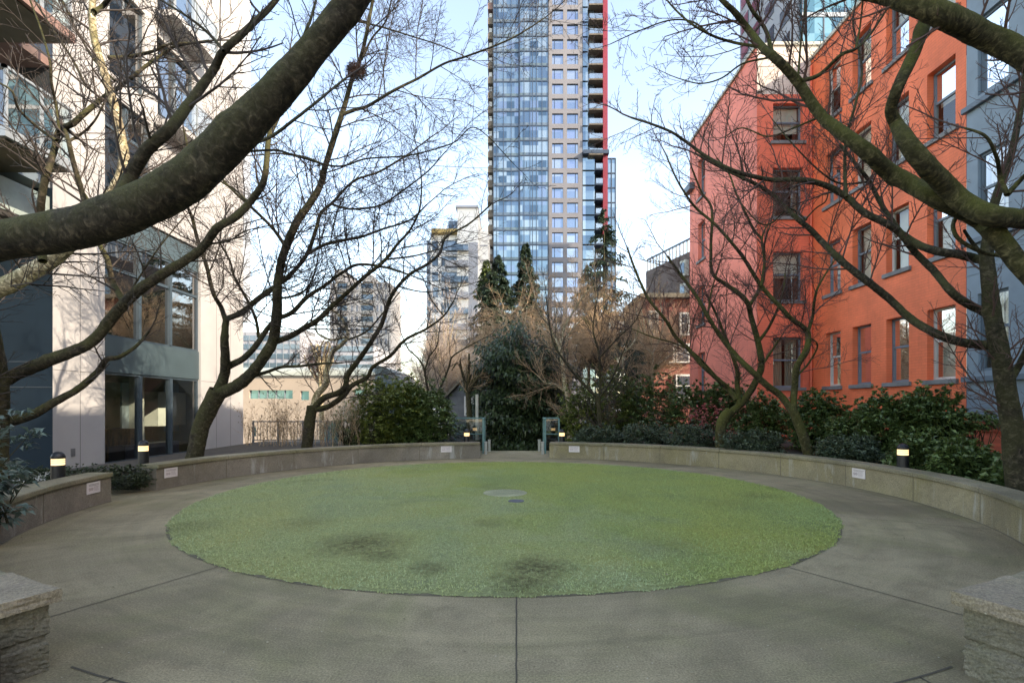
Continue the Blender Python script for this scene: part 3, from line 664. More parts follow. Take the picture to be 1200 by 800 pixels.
for k in range(4): glazed(11.75, 12.9, 9.0+2.75*k, 11.1+2.75*k, [], [], M_glass('glass_up', (.4, .48, .5), .4))
mb = MB(); fl.box(mb, 11.621, 15.199, -.2, -.05, 2.253, 3.047); mb.build('teal_spandrel', m_teal2, lb)
mb = MB(); fl.box(mb, 11.621, 15.199, -.2, -.06, 5.333, 5.997); mb.build('blue_spandrel', m_teal2, lb)
# lobby seen through the glass
m_room = M_plain('lobby_wall', (.42, .40, .30), .8, .2, 1); m_roomw = M_plain('lobby_column', (.75, .72, .62), .7, .05)
mb = MB(); mb.box(-14.5, -14.3, 11.2, 17, 0, 2.9); mb.box(-14.5, -9.3, 16.7, 16.9, 0, 2.9); mb.box(-14.5, -9.3, 10.8, 11.0, 0, 2.9); mb.box(-14.5, -9.3, 11.0, 16.7, 0, .03); mb.box(-14.5, -9.3, 11.0, 16.7, 2.86, 2.95)
mb.build('lobby_room', m_room, lb)
mb = MB(); mb.box(-10.0, -9.75, 12.35, 12.5, .03, 2.0); mb.box(-10.2, -9.9, 14.0, 14.15, .03, 2.86); mb.box(-12.4, -12.0, 15.0, 16.2, .03, 2.2); mb.box(-11.5, -10.6, 12.6, 13.6, .03, .45); mb.box(-10.9, -10.3, 15.3, 16.6, .9, 1.9)
mb.build('lobby_fittings', m_roomw, lb)
mb = MB(); mb.box(-10.25, -10.2, 13.75, 14.5, .45, 2.1); mb.box(-10.6, -10.55, 16.0, 16.65, .7, 2.2); mb.build('pale_screen', M_plain('pale_screen', (.42, .5, .52), .5, .1), lb)
mb = MB(); mb.box(-11.6, -10.9, 14.2, 15.6, .035, .85); mb.box(-9.9, -9.5, 12.9, 15.0, .035, .5); mb.build('counter', M_plain('dark_counter', (.03, .035, .06), .5), lb)
fu = MB()
for k in range(6): fu.box(-13.9+.7*k, -13.3+.7*k, 13.5, 13.8, .035, .9)
fu.build('seats', M_plain('seats', (.10, .07, .05), .8), lb)
mb = MB(); mb.box(-14, -9.9, 11.0, 17.5, 3.0, 30); mb.box(-14, -9.9, 10.4, 10.9, .0, 2.9); mb.build('interior', m_dark, lb)
mb = MB(); mb.box(-9.03, -8.985, 10.72, 10.82, .46, .62); mb.build('outlet_box', m_seam, lb, bevel=.004)
# far strip and side
mb = MB(); mb.box(-13, -9.45, 17.601, 19.0, 4.5, 30); mb.build('corner_glazing', M_plain('pale_glass_strip', (.42, .46, .50), .3, .15, .5), lb)
# teal wall facing the lawn
mb = MB(); mb.box(-18, -9.002, 10.3, 10.6, .22, 5.75); mb.build('teal_wall', m_teal, lb)
mb = MB(); mb.box(-18, -9.0, 10.27, 10.3, 0, .2); 
mb.build('wall_base', m_white, lb)
mb = MB()
for z in (1.85, 2.35): mb.box(-18, -9.003, 10.292, 10.2995, z, z+.02)
mb.box(-10.3, -10.1, 10.28, 10.2995, 1.56, 1.66)
mb.build('teal_seams', M_plain('teal_seam', (.012, .02, .028), .6), lb)
mb = MB(); mb.box(-18, -9.003, 10.32, 10.6, 5.752, 30); mb.build('dark_glazing', M_panes('dark_wall_glass', [(.06, .07, .085), (.08, .09, .10)], (2, 2, 2.6), .5, .1), lb)
mb = MB(); mb.box(-18, -9.06, 8.9, 10.299, 5.0, 5.58); mb.build('canopy', M_plain('canopy_panel', (.24, .29, .27), .4), lb)
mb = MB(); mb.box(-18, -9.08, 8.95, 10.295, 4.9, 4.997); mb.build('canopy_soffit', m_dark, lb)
for zi, z in enumerate((5.76, 8.12, 10.9, 13.6)):
    mb = MB(); mb.box(-18, -8.0, 8.3, 9.63, z, z+.16); mb.box(-18, -9.06, 9.632, 10.31, z, z+.16); bal = mb.build('balcony', m_alu if zi == 0 else m_sofr, lb)
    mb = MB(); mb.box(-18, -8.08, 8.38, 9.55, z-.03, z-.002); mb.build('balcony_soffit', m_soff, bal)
    mb = MB()
    for y in (8.36, 9.0, 9.57): mb.box(-8.07, -8.03, y-.02, y+.02, z+.16, z+1.1)
    for x in (-9.2, -10.4): mb.box(x-.02, x+.02, 8.33, 8.37, z+.16, z+1.1)
    mb.box(-8.08, -8.02, 8.3, 9.62, z+1.1, z+1.14); mb.box(-18, -8.02, 8.3, 8.36, z+1.1, z+1.14); mb.build('railing', m_alu, bal)
    mb = MB(); mb.quad((-8.05, 8.36, z+.2), (-8.05, 9.57, z+.2), (-8.05, 9.57, z+1.08), (-8.05, 8.36, z+1.08)); mb.quad((-18, 8.35, z+.2), (-8.05, 8.35, z+.2), (-8.05, 8.35, z+1.08), (-18, 8.35, z+1.08)); mb.build('glass_panel', m_bgl, bal)
for k in range(5):
    z = 8.55+2.75*k
    mb = MB(); fl.box(mb, 13.2, 15.1, .002, .55, z, z+.14); bal = mb.build('small_balcony', m_white, lb)
    mb = MB(); fl.box(mb, 13.2, 15.1, .51, .54, z+1.0, z+1.04)
    for y in (13.22, 14.15, 15.08): fl.box(mb, y-.015, y+.015, .5, .55, z+.14, z+1.0)
    mb.build('railing', m_alu, bal)
    mb = MB(); mb.quad(fl.p(13.24, .525, z+.18), fl.p(15.06, .525, z+.18), fl.p(15.06, .525, z+.98), fl.p(13.24, .525, z+.98)); mb.build('glass_panel', m_bgl, bal)
    if k: 
        mb = MB(); fl.box(mb, 11.7, 12.95, .002, .10, z+.2, z+.28); mb.build('window_ledge', m_seam, lb)

# ---------------------------------------------------------------- distance: main glass tower
D = 103.0
def U(px): return X(px, D)
ft = Fr((0, D), (1, 0), (0, -1))
tw = thing('glass_tower', 'very tall blue glass condominium tower with a red fin in the middle of the sky', 'tower', (U(640), D+10, -3))
FH = 2.91
zs = [79.4-FH*k for k in range(-3, 29)]
mb = MB(); mb.box(U(578), U(697), D+.6, D+20, -3, 89); mb.box(U(572), U(578), D+4, D+19, -3, 89); mb.build('core', m_dkglass, tw)
for z in zs:
    for (a, b_) in ((578, 607.5), (609, 642.5)):
        mb = MB(); ft.box(mb, U(a), U(b_), -.5, 0 if a == 578 else .25, z+.62, z+FH-.12); mb.build('window_band', m_pA, tw)
        mb = MB(); ft.box(mb, U(a), U(b_), -.5, .02 if a == 578 else .27, z+.12, z+.61); mb.build('spandrel_band', m_spand, tw)
mm = MB()
for px, n0 in ((578.2, 0), (582, 0), (590, 0), (599, 0), (607.8, 0), (609.2, .25), (614, .25), (621, .25), (624, .25), (628.5, .25), (635, .25), (642, .25)):
    ft.box(mm, U(px)-.07, U(px)+.07, n0, n0+.12, -3, 88.5)
for z in zs: ft.box(mm, U(578), U(607.8), .02, .10, z-.1, z+.1); ft.box(mm, U(609), U(642), .27, .36, z-.1, z+.1)
mm.build('mullions', m_mull, tw)
# punched concrete part
cw = [(U(647), U(660)), (U(664.5), U(677.5))]
holes = [(a, b_, z+.55, z+FH-.35) for z in zs for a, b_ in cw]
mb = MB(); ft.wall(mb, U(643), U(682.5), -3, 88.8, holes, .35); mb.build('concrete_frame', m_conc_far, tw)
for (a, b_, z0, z1) in holes:
    mb = MB(); ft.box(mb, a, b_, -.6, -.3, z0, z1); w = mb.build('window', m_pC, tw)
    mb = MB(); s = a+.5 if (a < U(655)) else b_-.5
    ft.box(mb, s-.06, s+.06, -.3, -.22, z0, z1); ft.box(mb, a, b_, -.3, -.24, z0, z0+.1); ft.box(mb, a, b_, -.3, -.24, z1-.12, z1); mb.build('frame', m_mull, w)
for z in zs:
    low = z < Z(183, D)-1
    mb = MB(); ft.box(mb, U(683), U(697 if low else 689), -.6, -.1, z+.3, z+FH-.05); mb.build('side_window', m_pA, tw)
    # right balcony
    a, b_ = (697, 706) if low else (689.5, 706)
    mb = MB(); ft.box(mb, U(a), U(b_), -2.0, .9, z-.12, z+.12); bal = mb.build('balcony', m_balsl if not low else m_mull, tw)
    mb = MB(); ft.box(mb, U(a)+.1, U(b_)-.1, .82, .86, z+.2, z+1.15); mb.build('balustrade', m_bgl, bal)
    # left edge balcony
    mb = MB(); mb.box(U(571.5), U(577.9), D+.3, D+3, z-.1, z+1.05); mb.box(U(572.3), U(577.9), D+.4, D+3, z+1.06, z+1.3); mb.build('corner_balcony', m_balsl if random.random() < .8 else m_sofr, tw)
    mb = MB(); mb.box(U(573), U(576.5), D+1, D+2.9, z+1.4, z+2.5); mb.build('corner_panel', m_tw, tw)
mb = MB(); ft.box(mb, U(706.5), U(712), -12, .2, Z(275, D), 89); mb.build('red_fin', m_redfin, tw)
mb = MB(); mb.box(U(689), U(706.4), D+2.1, D+12, -3, 89); mb.build('recess_wall', m_mull, tw)
mb = MB(); ft.box(mb, U(712.2), U(722.5), -12, -1, -3, Z(183, D)); mb.build('glass_annex', m_pA, tw)
mb = MB()
for px in (712.4, 717.5, 722.3): ft.box(mb, U(px)-.1, U(px)+.1, -1, -.8, -3, Z(183, D))
for z in zs:
    if z < Z(183, D): ft.box(mb, U(712.4), U(722.3), -1, -.85, z-.1, z+.1)
ft.box(mb, U(683), U(713), -1, .95, Z(181, D)-.2, Z(178, D)); mb.build('annex_frame', m_mull, tw)

# white stepped tower
D2 = 92.0; V = lambda px: X(px, D2)
f2 = Fr((0, D2), (1, 0), (0, -1))
t2 = thing('white_tower', 'white stepped apartment tower just left of the glass tower', 'tower', (V(530), D2+6, -3))
mb = MB(); mb.box(V(536), V(560), D2, D2+14, -3, Z(244, D2)); mb.box(V(560.1), V(571), D2+3, D2+14, -3, Z(264, D2)); mb.build('white_slab', m_tw, t2)
mb = MB(); mb.box(V(503), V(535.9), D2+1.5, D2+13, -3, Z(272, D2)); mb.build('apartment_block', m_tw, t2)
mb = MB(); mb.box(V(523), V(535.8), D2+3, D2+10, Z(271.8, D2), Z(252, D2)); mb.box(V(497), V(502.9), D2+3, D2+12, -3, Z(276, D2)); mb.build('glass_corner', m_dkglass, t2)
mb = MB(); mb.box(V(505), V(537), D2+.4, D2+2, Z(272, D2)+.05, Z(269, D2)+.3); mb.build('terrace_rail', M_plain('ochre', (.4, .28, .1), .7), t2)
mb = MB(); mb.box(V(534), V(560.5), D2-.3, D2+14, Z(244, D2)+.01, Z(241.5, D2)); mb.build('roof_edge', m_tw2, t2)
z = Z(278, D2)
for k in range(17):
    zz_ = z-2.75*k
    if zz_ < -2: break
    for (a, b_) in ((505, 512), (516, 534)):
        mb = MB(); f2.box(mb, V(a), V(b_), -1.51, -1.44, zz_-1.9, zz_-.2); mb.build('window', m_dkglass, t2)
    mb = MB(); f2.box(mb, V(522), V(549), -.6, .9, zz_-2.5, zz_-2.25); mb.box(V(522), V(549), D2-.95, D2-.9, zz_-2.25, zz_-1.5); mb.build('balcony', m_tw2 if k % 2 else m_dkglass, t2)
    mb = MB(); f2.box(mb, V(498), V(503), -2.9, -2.8, zz_-2.3, zz_-.4); mb.build('side_window', m_tw2, t2)
    mb = MB(); f2.box(mb, V(561), V(570.5), -2.99, -2.9, zz_-.7, zz_-.45); mb.build('floor_line', m_tw2, t2)
mb = MB(); f2.box(mb, V(549), V(560), .01, .05, -3, Z(284, D2)); mb.build('painted_shade', m_tw2, t2)  # shade on the white slab painted as a thin grey sheet

# beige apartment tower
D3 = 130.0; f3 = Fr((0, D3), (1, 0), (0, -1)); V3 = lambda px: X(px, D3)
t3 = thing('beige_tower', 'beige apartment tower with rounded balconies seen through the left branches', 'tower', (V3(415), D3+8, -3))
mb = MB(); mb.box(V3(385), V3(456), D3+1, D3+14, -3, Z(330, D3)); mb.box(V3(392), V3(404), D3, D3+12, Z(329.9, D3), Z(316, D3)); mb.box(V3(424), V3(436), D3, D3+12, Z(329.9, D3), Z(322, D3)); mb.build('tower_body', M_plain('beige_tower_wall', (.70, .61, .53), .8, .06, .1), t3)
for k in range(13):
    zz_ = Z(338, D3)-2.75*k
    if zz_ < 0: break
    for (a, b_) in ((394, 405), (422, 436)):
        mb = MB(); mb.cyl((V3((a+b_)/2), D3+1.2), (V3(b_)-V3(a))/2, zz_-.9, zz_+.1, 14); mb.build('balcony', m_beige, t3)
        mb = MB(); f3.box(mb, V3(a), V3(b_), -1, -.95, zz_+.15, zz_+1.5); mb.build('window', m_dkglass, t3)
    for a in (387, 410, 416, 440, 444.5, 450):
        mb = MB(); f3.box(mb, V3(a), V3(a+2.2), -1, -.96, zz_, zz_+1.5); mb.build('window', m_tw2, t3)

# glass office with bands, low beige building
D4 = 52.0; f4 = Fr((0, D4), (1, 0), (0, -1)); V4 = lambda px: X(px, D4)
t4 = thing('office_block', 'low grey office block with dark window bands behind the beige building', 'building', (V4(330), D4+5, -3))
mb = MB(); mb.box(V4(240), V4(352), D4, D4+12, -3, Z(389, D4)); mb.box(V4(352.1), V4(432), D4+2, D4+12, -3, Z(402, D4)); mb.build('wall', m_tw2, t4)
for k, y in enumerate((393, 403, 414, 425)):
    mb = MB(); f4.box(mb, V4(242), V4(351), .003, .06, Z(y+6, D4), Z(y, D4)); mb.build('window_band', m_dkglass, t4)
    if k: mb = MB(); f4.box(mb, V4(354), V4(431), -1.99, -1.9, Z(y+6, D4), Z(y, D4)); mb.build('window_band', m_dkglass, t4)
mb = MB()
for k in range(14): f4.box(mb, V4(244+8*k), V4(244.7+8*k), .061, .1, Z(430, D4), Z(393, D4))
mb.build('mullions', m_alu, t4)
mb = MB(); mb.box(V4(345), V4(351.9), D4+1, D4+4, Z(389, D4), Z(384, D4)); mb.build('roof_unit', m_grey, t4); mb = MB(); mb.box(V4(300), V4(318), D4+3, D4+6, Z(389, D4), Z(385, D4)); mb.build('roof_unit', m_grey, t4)
D5 = 38.0; f5 = Fr((0, D5), (1, 0), (0, -1)); V5 = lambda px: X(px, D5)
t5 = thing('low_beige_building', 'low beige building with teal strip windows and curved roof end, behind the left wall', 'building', (V5(370), D5+4, -3))
hl = [(V5(292), V5(343), Z(467, D5), Z(457, D5)), (V5(352), V5(362), Z(468.5, D5), Z(458, D5)), (V5(415), V5(428), Z(463, D5), Z(456.5, D5)), (V5(294), V5(300), Z(511, D5), Z(500, D5)), (V5(375), V5(398), -2.4, Z(495, D5))]
mb = MB(); f5.wall(mb, V5(240), V5(448), -3, Z(440, D5), hl, .25); mb.build('wall', M_plain('beige_wall', (.38, .31, .24), .8, .08, .4), t5)
mb = MB(); mb.box(V5(240), V5(448), D5+.3, D5+8, -3, Z(441, D5)); mb.build('interior', m_tealglass, t5)
for h_ in hl:
    mb = MB(); f5.box(mb, h_[0], h_[1], -.28, -.2, h_[2], h_[3]); w = mb.build('window', m_tealglass, t5)
    mb = MB(); k = max(1, int((h_[1]-h_[0])/.6))
    for i in range(k+1): q = h_[0]+(h_[1]-h_[0])*i/k; f5.box(mb, q-.025, q+.025, -.2, -.12, h_[2], h_[3])
    mb.build('frame', m_alu, w)
# rounded fascia + end
mb = MB(); n = 10; prev = None
for i in range(n+1):
    a = math.pi/2*i/n; y, z = D5-.15+3*(1-math.cos(a))*.6, Z(440, D5)+(Z(429, D5)-Z(440, D5))*math.sin(a)
    if prev: mb.quad((V5(240), prev[0], prev[1]), (V5(440), prev[0], prev[1]), (V5(440), y, z), (V5(240), y, z))
    prev = (y, z)
mb.quad((V5(240), prev[0], prev[1]), (V5(440), prev[0], prev[1]), (V5(440), D5+8, prev[1]), (V5(240), D5+8, prev[1]))
mb.build('fascia', M_plain('pale_green_fascia', (.30, .32, .27), .5, .08, .5), t5, smooth=True)
mb = MB(); n = 12; b0 = len(mb.v)
for i in range(n+1):
    a = math.pi/2*i/n; x, z = V5(440)+(V5(470)-V5(440))*math.sin(a), Z(458, D5)+(Z(428, D5)-Z(458, D5))*math.cos(a); mb.v += [(x, D5-.1, z), (x, D5+7, z)]
for i in range(n): mb.f.append((b0+2*i, b0+2*i+2, b0+2*i+3, b0+2*i+1))
mb.v += [(V5(440), D5-.1, Z(458, D5))]; mb.f.append(tuple([len(mb.v)-1]+[b0+2*i for i in range(n+1)]))
mb.box(V5(440), V5(470), D5, D5+7, -3, Z(458, D5)-.01)
mb.build('curved_roof_end', m_teal2, t5)

# rooftop towers behind the red building
D6 = 62.0; f6 = Fr((0, D6), (1, 0), (0, -1)); V6 = lambda px: X(px, D6)
t6 = thing('blue_office_tower', 'blue glass and grey tower rising behind the orange building roof', 'tower', (33.4+8, D6+8, -3))
xg = 33.4; mb = MB(); mb.box(xg, xg+30, D6, D6+15, -3, 66); mb.build('grey_block', m_tw2, t6)
f6s = Fr((xg, 0), (0, 1), (-1, 0))
mb = MB(); f6.box(mb, xg+.5, xg+29.8, .003, .5, -2.9, 65.8); mb.build('glass_block', m_tealglass, t6)
for k in range(9):
    z = 30+3.6*k
    for a in (1.2, 5.0, 8.8, 12.2):
        mb = MB(); f6s.box(mb, D6+a, D6+a+2.2, .002, .10, z, z+2.1); mb.build('window', m_dkglass, t6)
    mb = MB(); f6.box(mb, xg+.5, xg+29.8, .502, .60, z-1.1, z-.6); mb.build('floor_band', m_alu, t6)
mb = MB()
for k in range(12): f6.box(mb, xg+.5+2.5*k, xg+.62+2.5*k, .502, .58, -2, 65)
mb.build('mullions', m_mull, t6)

# dark brick block and brick house, right of centre
fA = (X(757, 46), 46); fB = (X(808, 40), 40); L_ = math.hypot(fB[0]-fA[0], fB[1]-fA[1]); uu = ((fB[0]-fA[0])/L_, (fB[1]-fA[1])/L_); nn = (uu[1], -uu[0])
f7 = Fr(fA, uu, (-abs(nn[0]), -abs(nn[1]) if nn[1] < 0 else -nn[1])); f7 = Fr(fA, uu, (uu[1], -uu[0]))
t7 = thing('dark_brick_block', 'dark brick apartment block with railed roof between the fir tree and the pink wing', 'building', (fB[0], fB[1], -3))
mb = MB(); f7.box(mb, 0, L_+1.5, -8, 0, -3, 13.2); mb.build('wall', m_dbrick, t7)
mb = MB(); 
for i in range(14): f7.box(mb, L_*i/13-.04, L_*i/13+.04, -.2, -.1, 13.2, 14.2)
f7.box(mb, 0, L_, -.22, -.08, 14.2, 14.3); mb.build('roof_railing', m_blued, t7)
for k in range(5):
    mb = MB(); f7.box(mb, L_-.75, L_-.05, 0.003, .35, 4.4+1.75*k, 5.6+1.75*k); w = mb.build('bay_window', m_postw, t7)
    mb = MB(); f7.box(mb, L_-.65, L_-.15, .352, .38, 4.6+1.75*k, 5.4+1.75*k); mb.build('pane', m_dkglass, w)
D8 = 36.5; f8 = Fr((0, D8), (1, 0), (0, -1)); V8 = lambda px: X(px, D8)
t8 = thing('brick_house', 'red brick house with white framed bay windows behind the shrubs right of the walkway', 'house', (V8(785), D8+3, -3))
mb = MB(); mb.box(V8(752), V8(818), D8, D8+5, -3, Z(350, D8)); mb.build('wall', m_rbrick, t8)
mb = MB(); mb.box(V8(749), V8(820), D8-.5, D8+5.2, Z(350, D8)+.01, Z(345, D8)); mb.build('roof', m_soff, t8)
for (a, b_, y0, y1) in ((761, 769, 366, 392), (761, 770, 404, 424), (776, 788, 403, 424), (792, 806, 404, 424), (797, 805, 368, 392), (792, 812, 440, 465)):
    mb = MB(); f8.box(mb, V8(a)-.08, V8(b_)+.08, .003, .3, Z(y1, D8)-.08, Z(y0, D8)+.08); w = mb.build('window', m_frw, t8)
    mb = MB(); f8.box(mb, V8(a)+.06, V8(b_)-.06, .301, .33, Z(y1, D8)+.05, Z((y0+y1)/2, D8)); f8.box(mb, V8(a)+.06, V8(b_)-.06, .301, .33, Z((y0+y1)/2, D8)+.08, Z(y0, D8)-.05); mb.build('pane', m_dkglass, w)
# grey gabled house left of the ivy
D9 = 25.0; V9 = lambda px: X(px, D9)
t9 = thing('grey_gabled_house', 'grey gabled townhouse with white door, left of the ivy beyond the walkway', 'house', (V9(545), D9+3, -3))
mb = MB(); a, b_, m_ = V9(526), V9(566), V9(546); zr, ze = Z(443, D9), Z(464, D9)
mb.v += [(a, D9, -3), (b_, D9, -3), (b_, D9, ze), (m_, D9, zr), (a, D9, ze), (a, D9+5, -3), (b_, D9+5, -3), (b_, D9+5, ze), (m_, D9+5, zr), (a, D9+5, ze)]
mb.f += [(0, 1, 2, 3, 4), (5, 9, 8, 7, 6), (0, 4, 9, 5), (1, 6, 7, 2), (4, 3, 8, 9), (3, 2, 7, 8)]; mb.build('wall', m_grey, t9)
mb = MB(); mb.hexa([(a-.2, D9-.4, ze-.15), (m_, D9-.4, zr+.05), (m_, D9+5.1, zr+.05), (a-.2, D9+5.1, ze-.15), (a-.2, D9-.4, ze), (m_, D9-.4, zr+.22), (m_, D9+5.1, zr+.22), (a-.2, D9+5.1, ze)])
mb.hexa([(m_, D9-.4, zr+.05), (b_+.2, D9-.4, ze-.15), (b_+.2, D9+5.1, ze-.15), (m_, D9+5.1, zr+.05), (m_, D9-.4, zr+.22), (b_+.2, D9-.4, ze), (b_+.2, D9+5.1, ze), (m_, D9+5.1, zr+.22)]); mb.build('roof', m_soff, t9)
mb = MB(); mb.box(V9(544), V9(555), D9-.05, D9-.003, Z(487, D9), Z(464, D9)); mb.build('door', m_tw, t9)
mb = MB(); mb.box(V9(545), V9(562), D9+8, D9+14, -3, Z(408, D9)); 
tb = thing('blue_grey_house', 'narrow blue-grey house gable glimpsed through twigs left of the ivy', 'house', (V9(553), D9+8, -3)); mb.build('wall', M_plain('blue_house', (.2, .25, .33), .7), tb)
mb = MB(); mb.box(V9(552), V9(556), D9+7.95, D9+7.997, Z(440, D9), Z(425, D9)); mb.build('window', m_frw, tb)

# ---------------------------------------------------------------- walkway end: railings, posts
m_tealr = M_plain('teal_metal', (.10, .22, .21), .5)
def end_rail(label, x0, x1, xw):
    t = thing('glass_railing', label, 'railing', (x0, 17.3, 0))
    mb = MB()
    for x, y in ((x0, 17.3), (x0, 16.4), (x1, 17.3)): mb.box(x-.025, x+.025, y-.025, y+.025, 0, 1.07)
    mb.box(x0-.03, x0+.03, 16.4, 17.3, 1.071, 1.11); mb.box(min(x0, x1)+.031, max(x0, x1), 17.27, 17.33, 1.071, 1.11); mb.box(min(x0, x1)+.031, max(x0, x1)-.026, 17.285, 17.315, .55, .58); mb.build('frame', m_tealr, t)
    mb = MB(); mb.quad((x0, 16.43, .1), (x0, 17.27, .1), (x0, 17.27, 1.05), (x0, 16.43, 1.05)); mb.quad((x0+.03, 17.3, .1), (x1-.03, 17.3, .1), (x1-.03, 17.3, 1.05), (x0+.03, 17.3, 1.05)); mb.build('glass_panel', m_bgl, t)
end_rail('teal framed glass railing on the left of the walkway end', X(568, 17.3), X(533, 17.3), 0)
end_rail('teal framed glass railing on the right of the walkway end', X(637, 17.3), X(655, 17.3), 0)
for i, (px, d, lab) in enumerate(((569.5, 16.2, 'nearer white post left of the walkway gap'), (573.5, 17.2, 'farther white post left of the walkway gap'), (632, 17.2, 'farther white post right of the walkway gap'), (635.8, 16.2, 'nearer white post right of the walkway gap'))):
    mb = MB(); x = X(px, d); mb.box(x-.04, x+.04, d-.04, d+.04, 0, .36); mb.box(x-.048, x+.048, d-.048, d+.048, .361, .39); tag(mb.build('stair_post', m_postw, loc=(x, d, 0), bevel=.006), lab, 'post', 'white posts at the walkway end')
mb = MB(); mb.tube([P(559, 515, 17.6), P(559, 462, 17.6)], .05, 8); tag(mb.build('pale_post', m_postw, loc=P(559, 515, 17.6)), 'slim pale pole beside the left walkway railing', 'pole')
# fence behind left wall
t = thing('metal_fence', 'thin dark metal fence behind the leafless shrubs on the left', 'fence', (X(300, 16.3), 16.3, .3))
mb = MB(); x0, x1 = -8.1, X(530, 16.8); mb.box(x0, x1, 16.48, 16.52, .98, 1.02); mb.box(x0, x1, 16.485, 16.515, .40, .43); mb.build('rail', m_grey, t)
for k in range(9): mb = MB(); q = x0+(x1-x0)*k/8; mb.box(q-.025, q+.025, 16.44, 16.479, .33, 1.03); mb.build('post', m_grey, t)
mb = MB()
for k in range(60): q = x0+(x1-x0)*k/59; mb.box(q-.006, q+.006, 16.494, 16.506, .431, .979)
mb.build('balusters', m_grey, t)

# ---------------------------------------------------------------- vegetation machinery
def catmull(pts, sub=5):
    pts = [np.array(p, float) for p in pts]; out = []
    for i in range(len(pts)-1):
        p0 = pts[max(i-1, 0)]; p1 = pts[i]; p2 = pts[i+1]; p3 = pts[min(i+2, len(pts)-1)]
        for s in range(sub):
            t = s/sub; out.append(.5*((2*p1)+(-p0+p2)*t+(2*p0-5*p1+4*p2-p3)*t*t+(-p0+3*p1-3*p2+p3)*t**3))
    out.append(pts[-1]); return np.array(out)
def tubes(paths, n):
    """paths: list of (pts (k,3), radii (k,)) with the same k -> verts, faces"""
    Pp = np.array([p for p, r in paths]); Rr = np.array([r for p, r in paths]); Nn, K = Rr.shape
    T = np.gradient(Pp, axis=1); T /= np.linalg.norm(T, axis=2, keepdims=True)+1e-9
    ref = np.zeros_like(T); m0 = T[:, :1].repeat(K, 1)
    ref[..., 2] = 1; flat = np.abs(m0[..., 2]) > .85; ref[flat] = (1, 0, 0)
    A = np.cross(T, ref); A /= np.linalg.norm(A, axis=2, keepdims=True)+1e-9; B = np.cross(T, A)
    th = np.arange(n)*2*np.pi/n
    V_ = Pp[:, :, None]+Rr[:, :, None, None]*(A[:, :, None]*np.cos(th)[None, None, :, None]+B[:, :, None]*np.sin(th)[None, None, :, None])
    base = np.arange(Nn)[:, None, None]*K*n; k = np.arange(K-1)[None, :, None]; q = np.arange(n)[None, None, :]
    i0 = base+k*n+q; i1 = base+k*n+(q+1) % n; Fc = np.stack([i0, i1, i1+n, i0+n], -1).reshape(-1, 4)
    return V_.reshape(-1, 3), Fc
def tube_obj(name, pts, rad, mat, parent, n=10, rough=0.0, sub=6):
    c = catmull([tuple(p)+(r,) for p, r in zip(pts, rad)], sub); p, r = c[:, :3].copy(), np.maximum(c[:, 3], .002)
    if len(p) > 2 and sub < 12: p[1:-1] += RNG.normal(0, 1, (len(p)-2, 3))*r[1:-1, None]*.02
    v, f = tubes([(p, r)], n)
    if rough:
        ctr = np.repeat(p, n, 0); d = v-ctr; K_ = len(p); th_ = np.tile(np.arange(n)*2*np.pi/n, K_); tt = np.repeat(np.concatenate([[0], np.cumsum(np.linalg.norm(np.diff(p, axis=0), axis=1))]), n)
        ph = RNG.random(6)*6.28; amp = 1+.03*np.sin(tt*7+ph[0]+th_)+.018*np.sin(tt*13+2*th_+ph[1])+.012*np.sin(tt*27-3*th_+ph[2])+.035*np.sin(tt*3.1+ph[3])
        for _ in range(max(2, int(tt.max()*2.2))):
            t0, a0 = RNG.random()*tt.max(), RNG.random()*6.28; da = np.angle(np.exp(1j*(th_-a0))); amp = amp+RNG.uniform(.05, .2)*np.exp(-((tt-t0)/RNG.uniform(.035, .07))**2-(da/.45)**2)
        v = ctr+d*(amp[:, None]+RNG.normal(0, rough, (len(v), 1)))
    o = np_mesh(name, v, f, mat, parent, smooth=True)
    th = np.arange(n)*2*np.pi/n; ln = np.concatenate([[0], np.cumsum(np.linalg.norm(np.diff(p, axis=0), axis=1))])+RNG.random()*9
    bc = np.stack([r[:, None]*np.cos(th), r[:, None]*np.sin(th), np.repeat(ln[:, None], n, 1)], -1).reshape(-1, 3).astype(np.float32)
    o.data.attributes.new('bark_co', 'FLOAT_VECTOR', 'POINT').data.foreach_set('vector', bc.ravel()); return p, r
def unit(v): return v/(np.linalg.norm(v)+1e-9)
def grow(acc, p, d, L, r, lvl, up=.12, dens=1.0):
    K = 6; pts = [p]; q = p.copy(); dd = d.copy(); st = L/(K-1)
    for i in range(K-1):
        dd = unit(dd+RNG.normal(0, .095, 3)+np.array((0, 0, up*.3))); q = q+dd*st; pts.append(q)
    pts = np.array(pts); rr = np.linspace(r, max(r*.42, .0022), K); acc[lvl].append((pts, rr))
    if lvl > 0:
        k = max(3, int(L/(.075 if lvl == 1 else .095)*dens))
        for i in range(k):
            t = .15+.85*(i+RNG.random())/k; s = t*(K-1); a = min(int(s), K-2); w = s-a; bp = pts[a]*(1-w)+pts[a+1]*w
            tan = unit(pts[a+1]-pts[a]); pr = unit(np.cross(tan, RNG.normal(0, 1, 3)))
            nd = unit(tan*.75+pr*.75+np.array((0, 0, up))); grow(acc, bp, nd, L*(.5 if lvl > 1 else .42)*(1-.45*t)*RNG.uniform(.6, 1.3), max(.0026, r*.55*(1-.4*t)), lvl-1, up, dens)
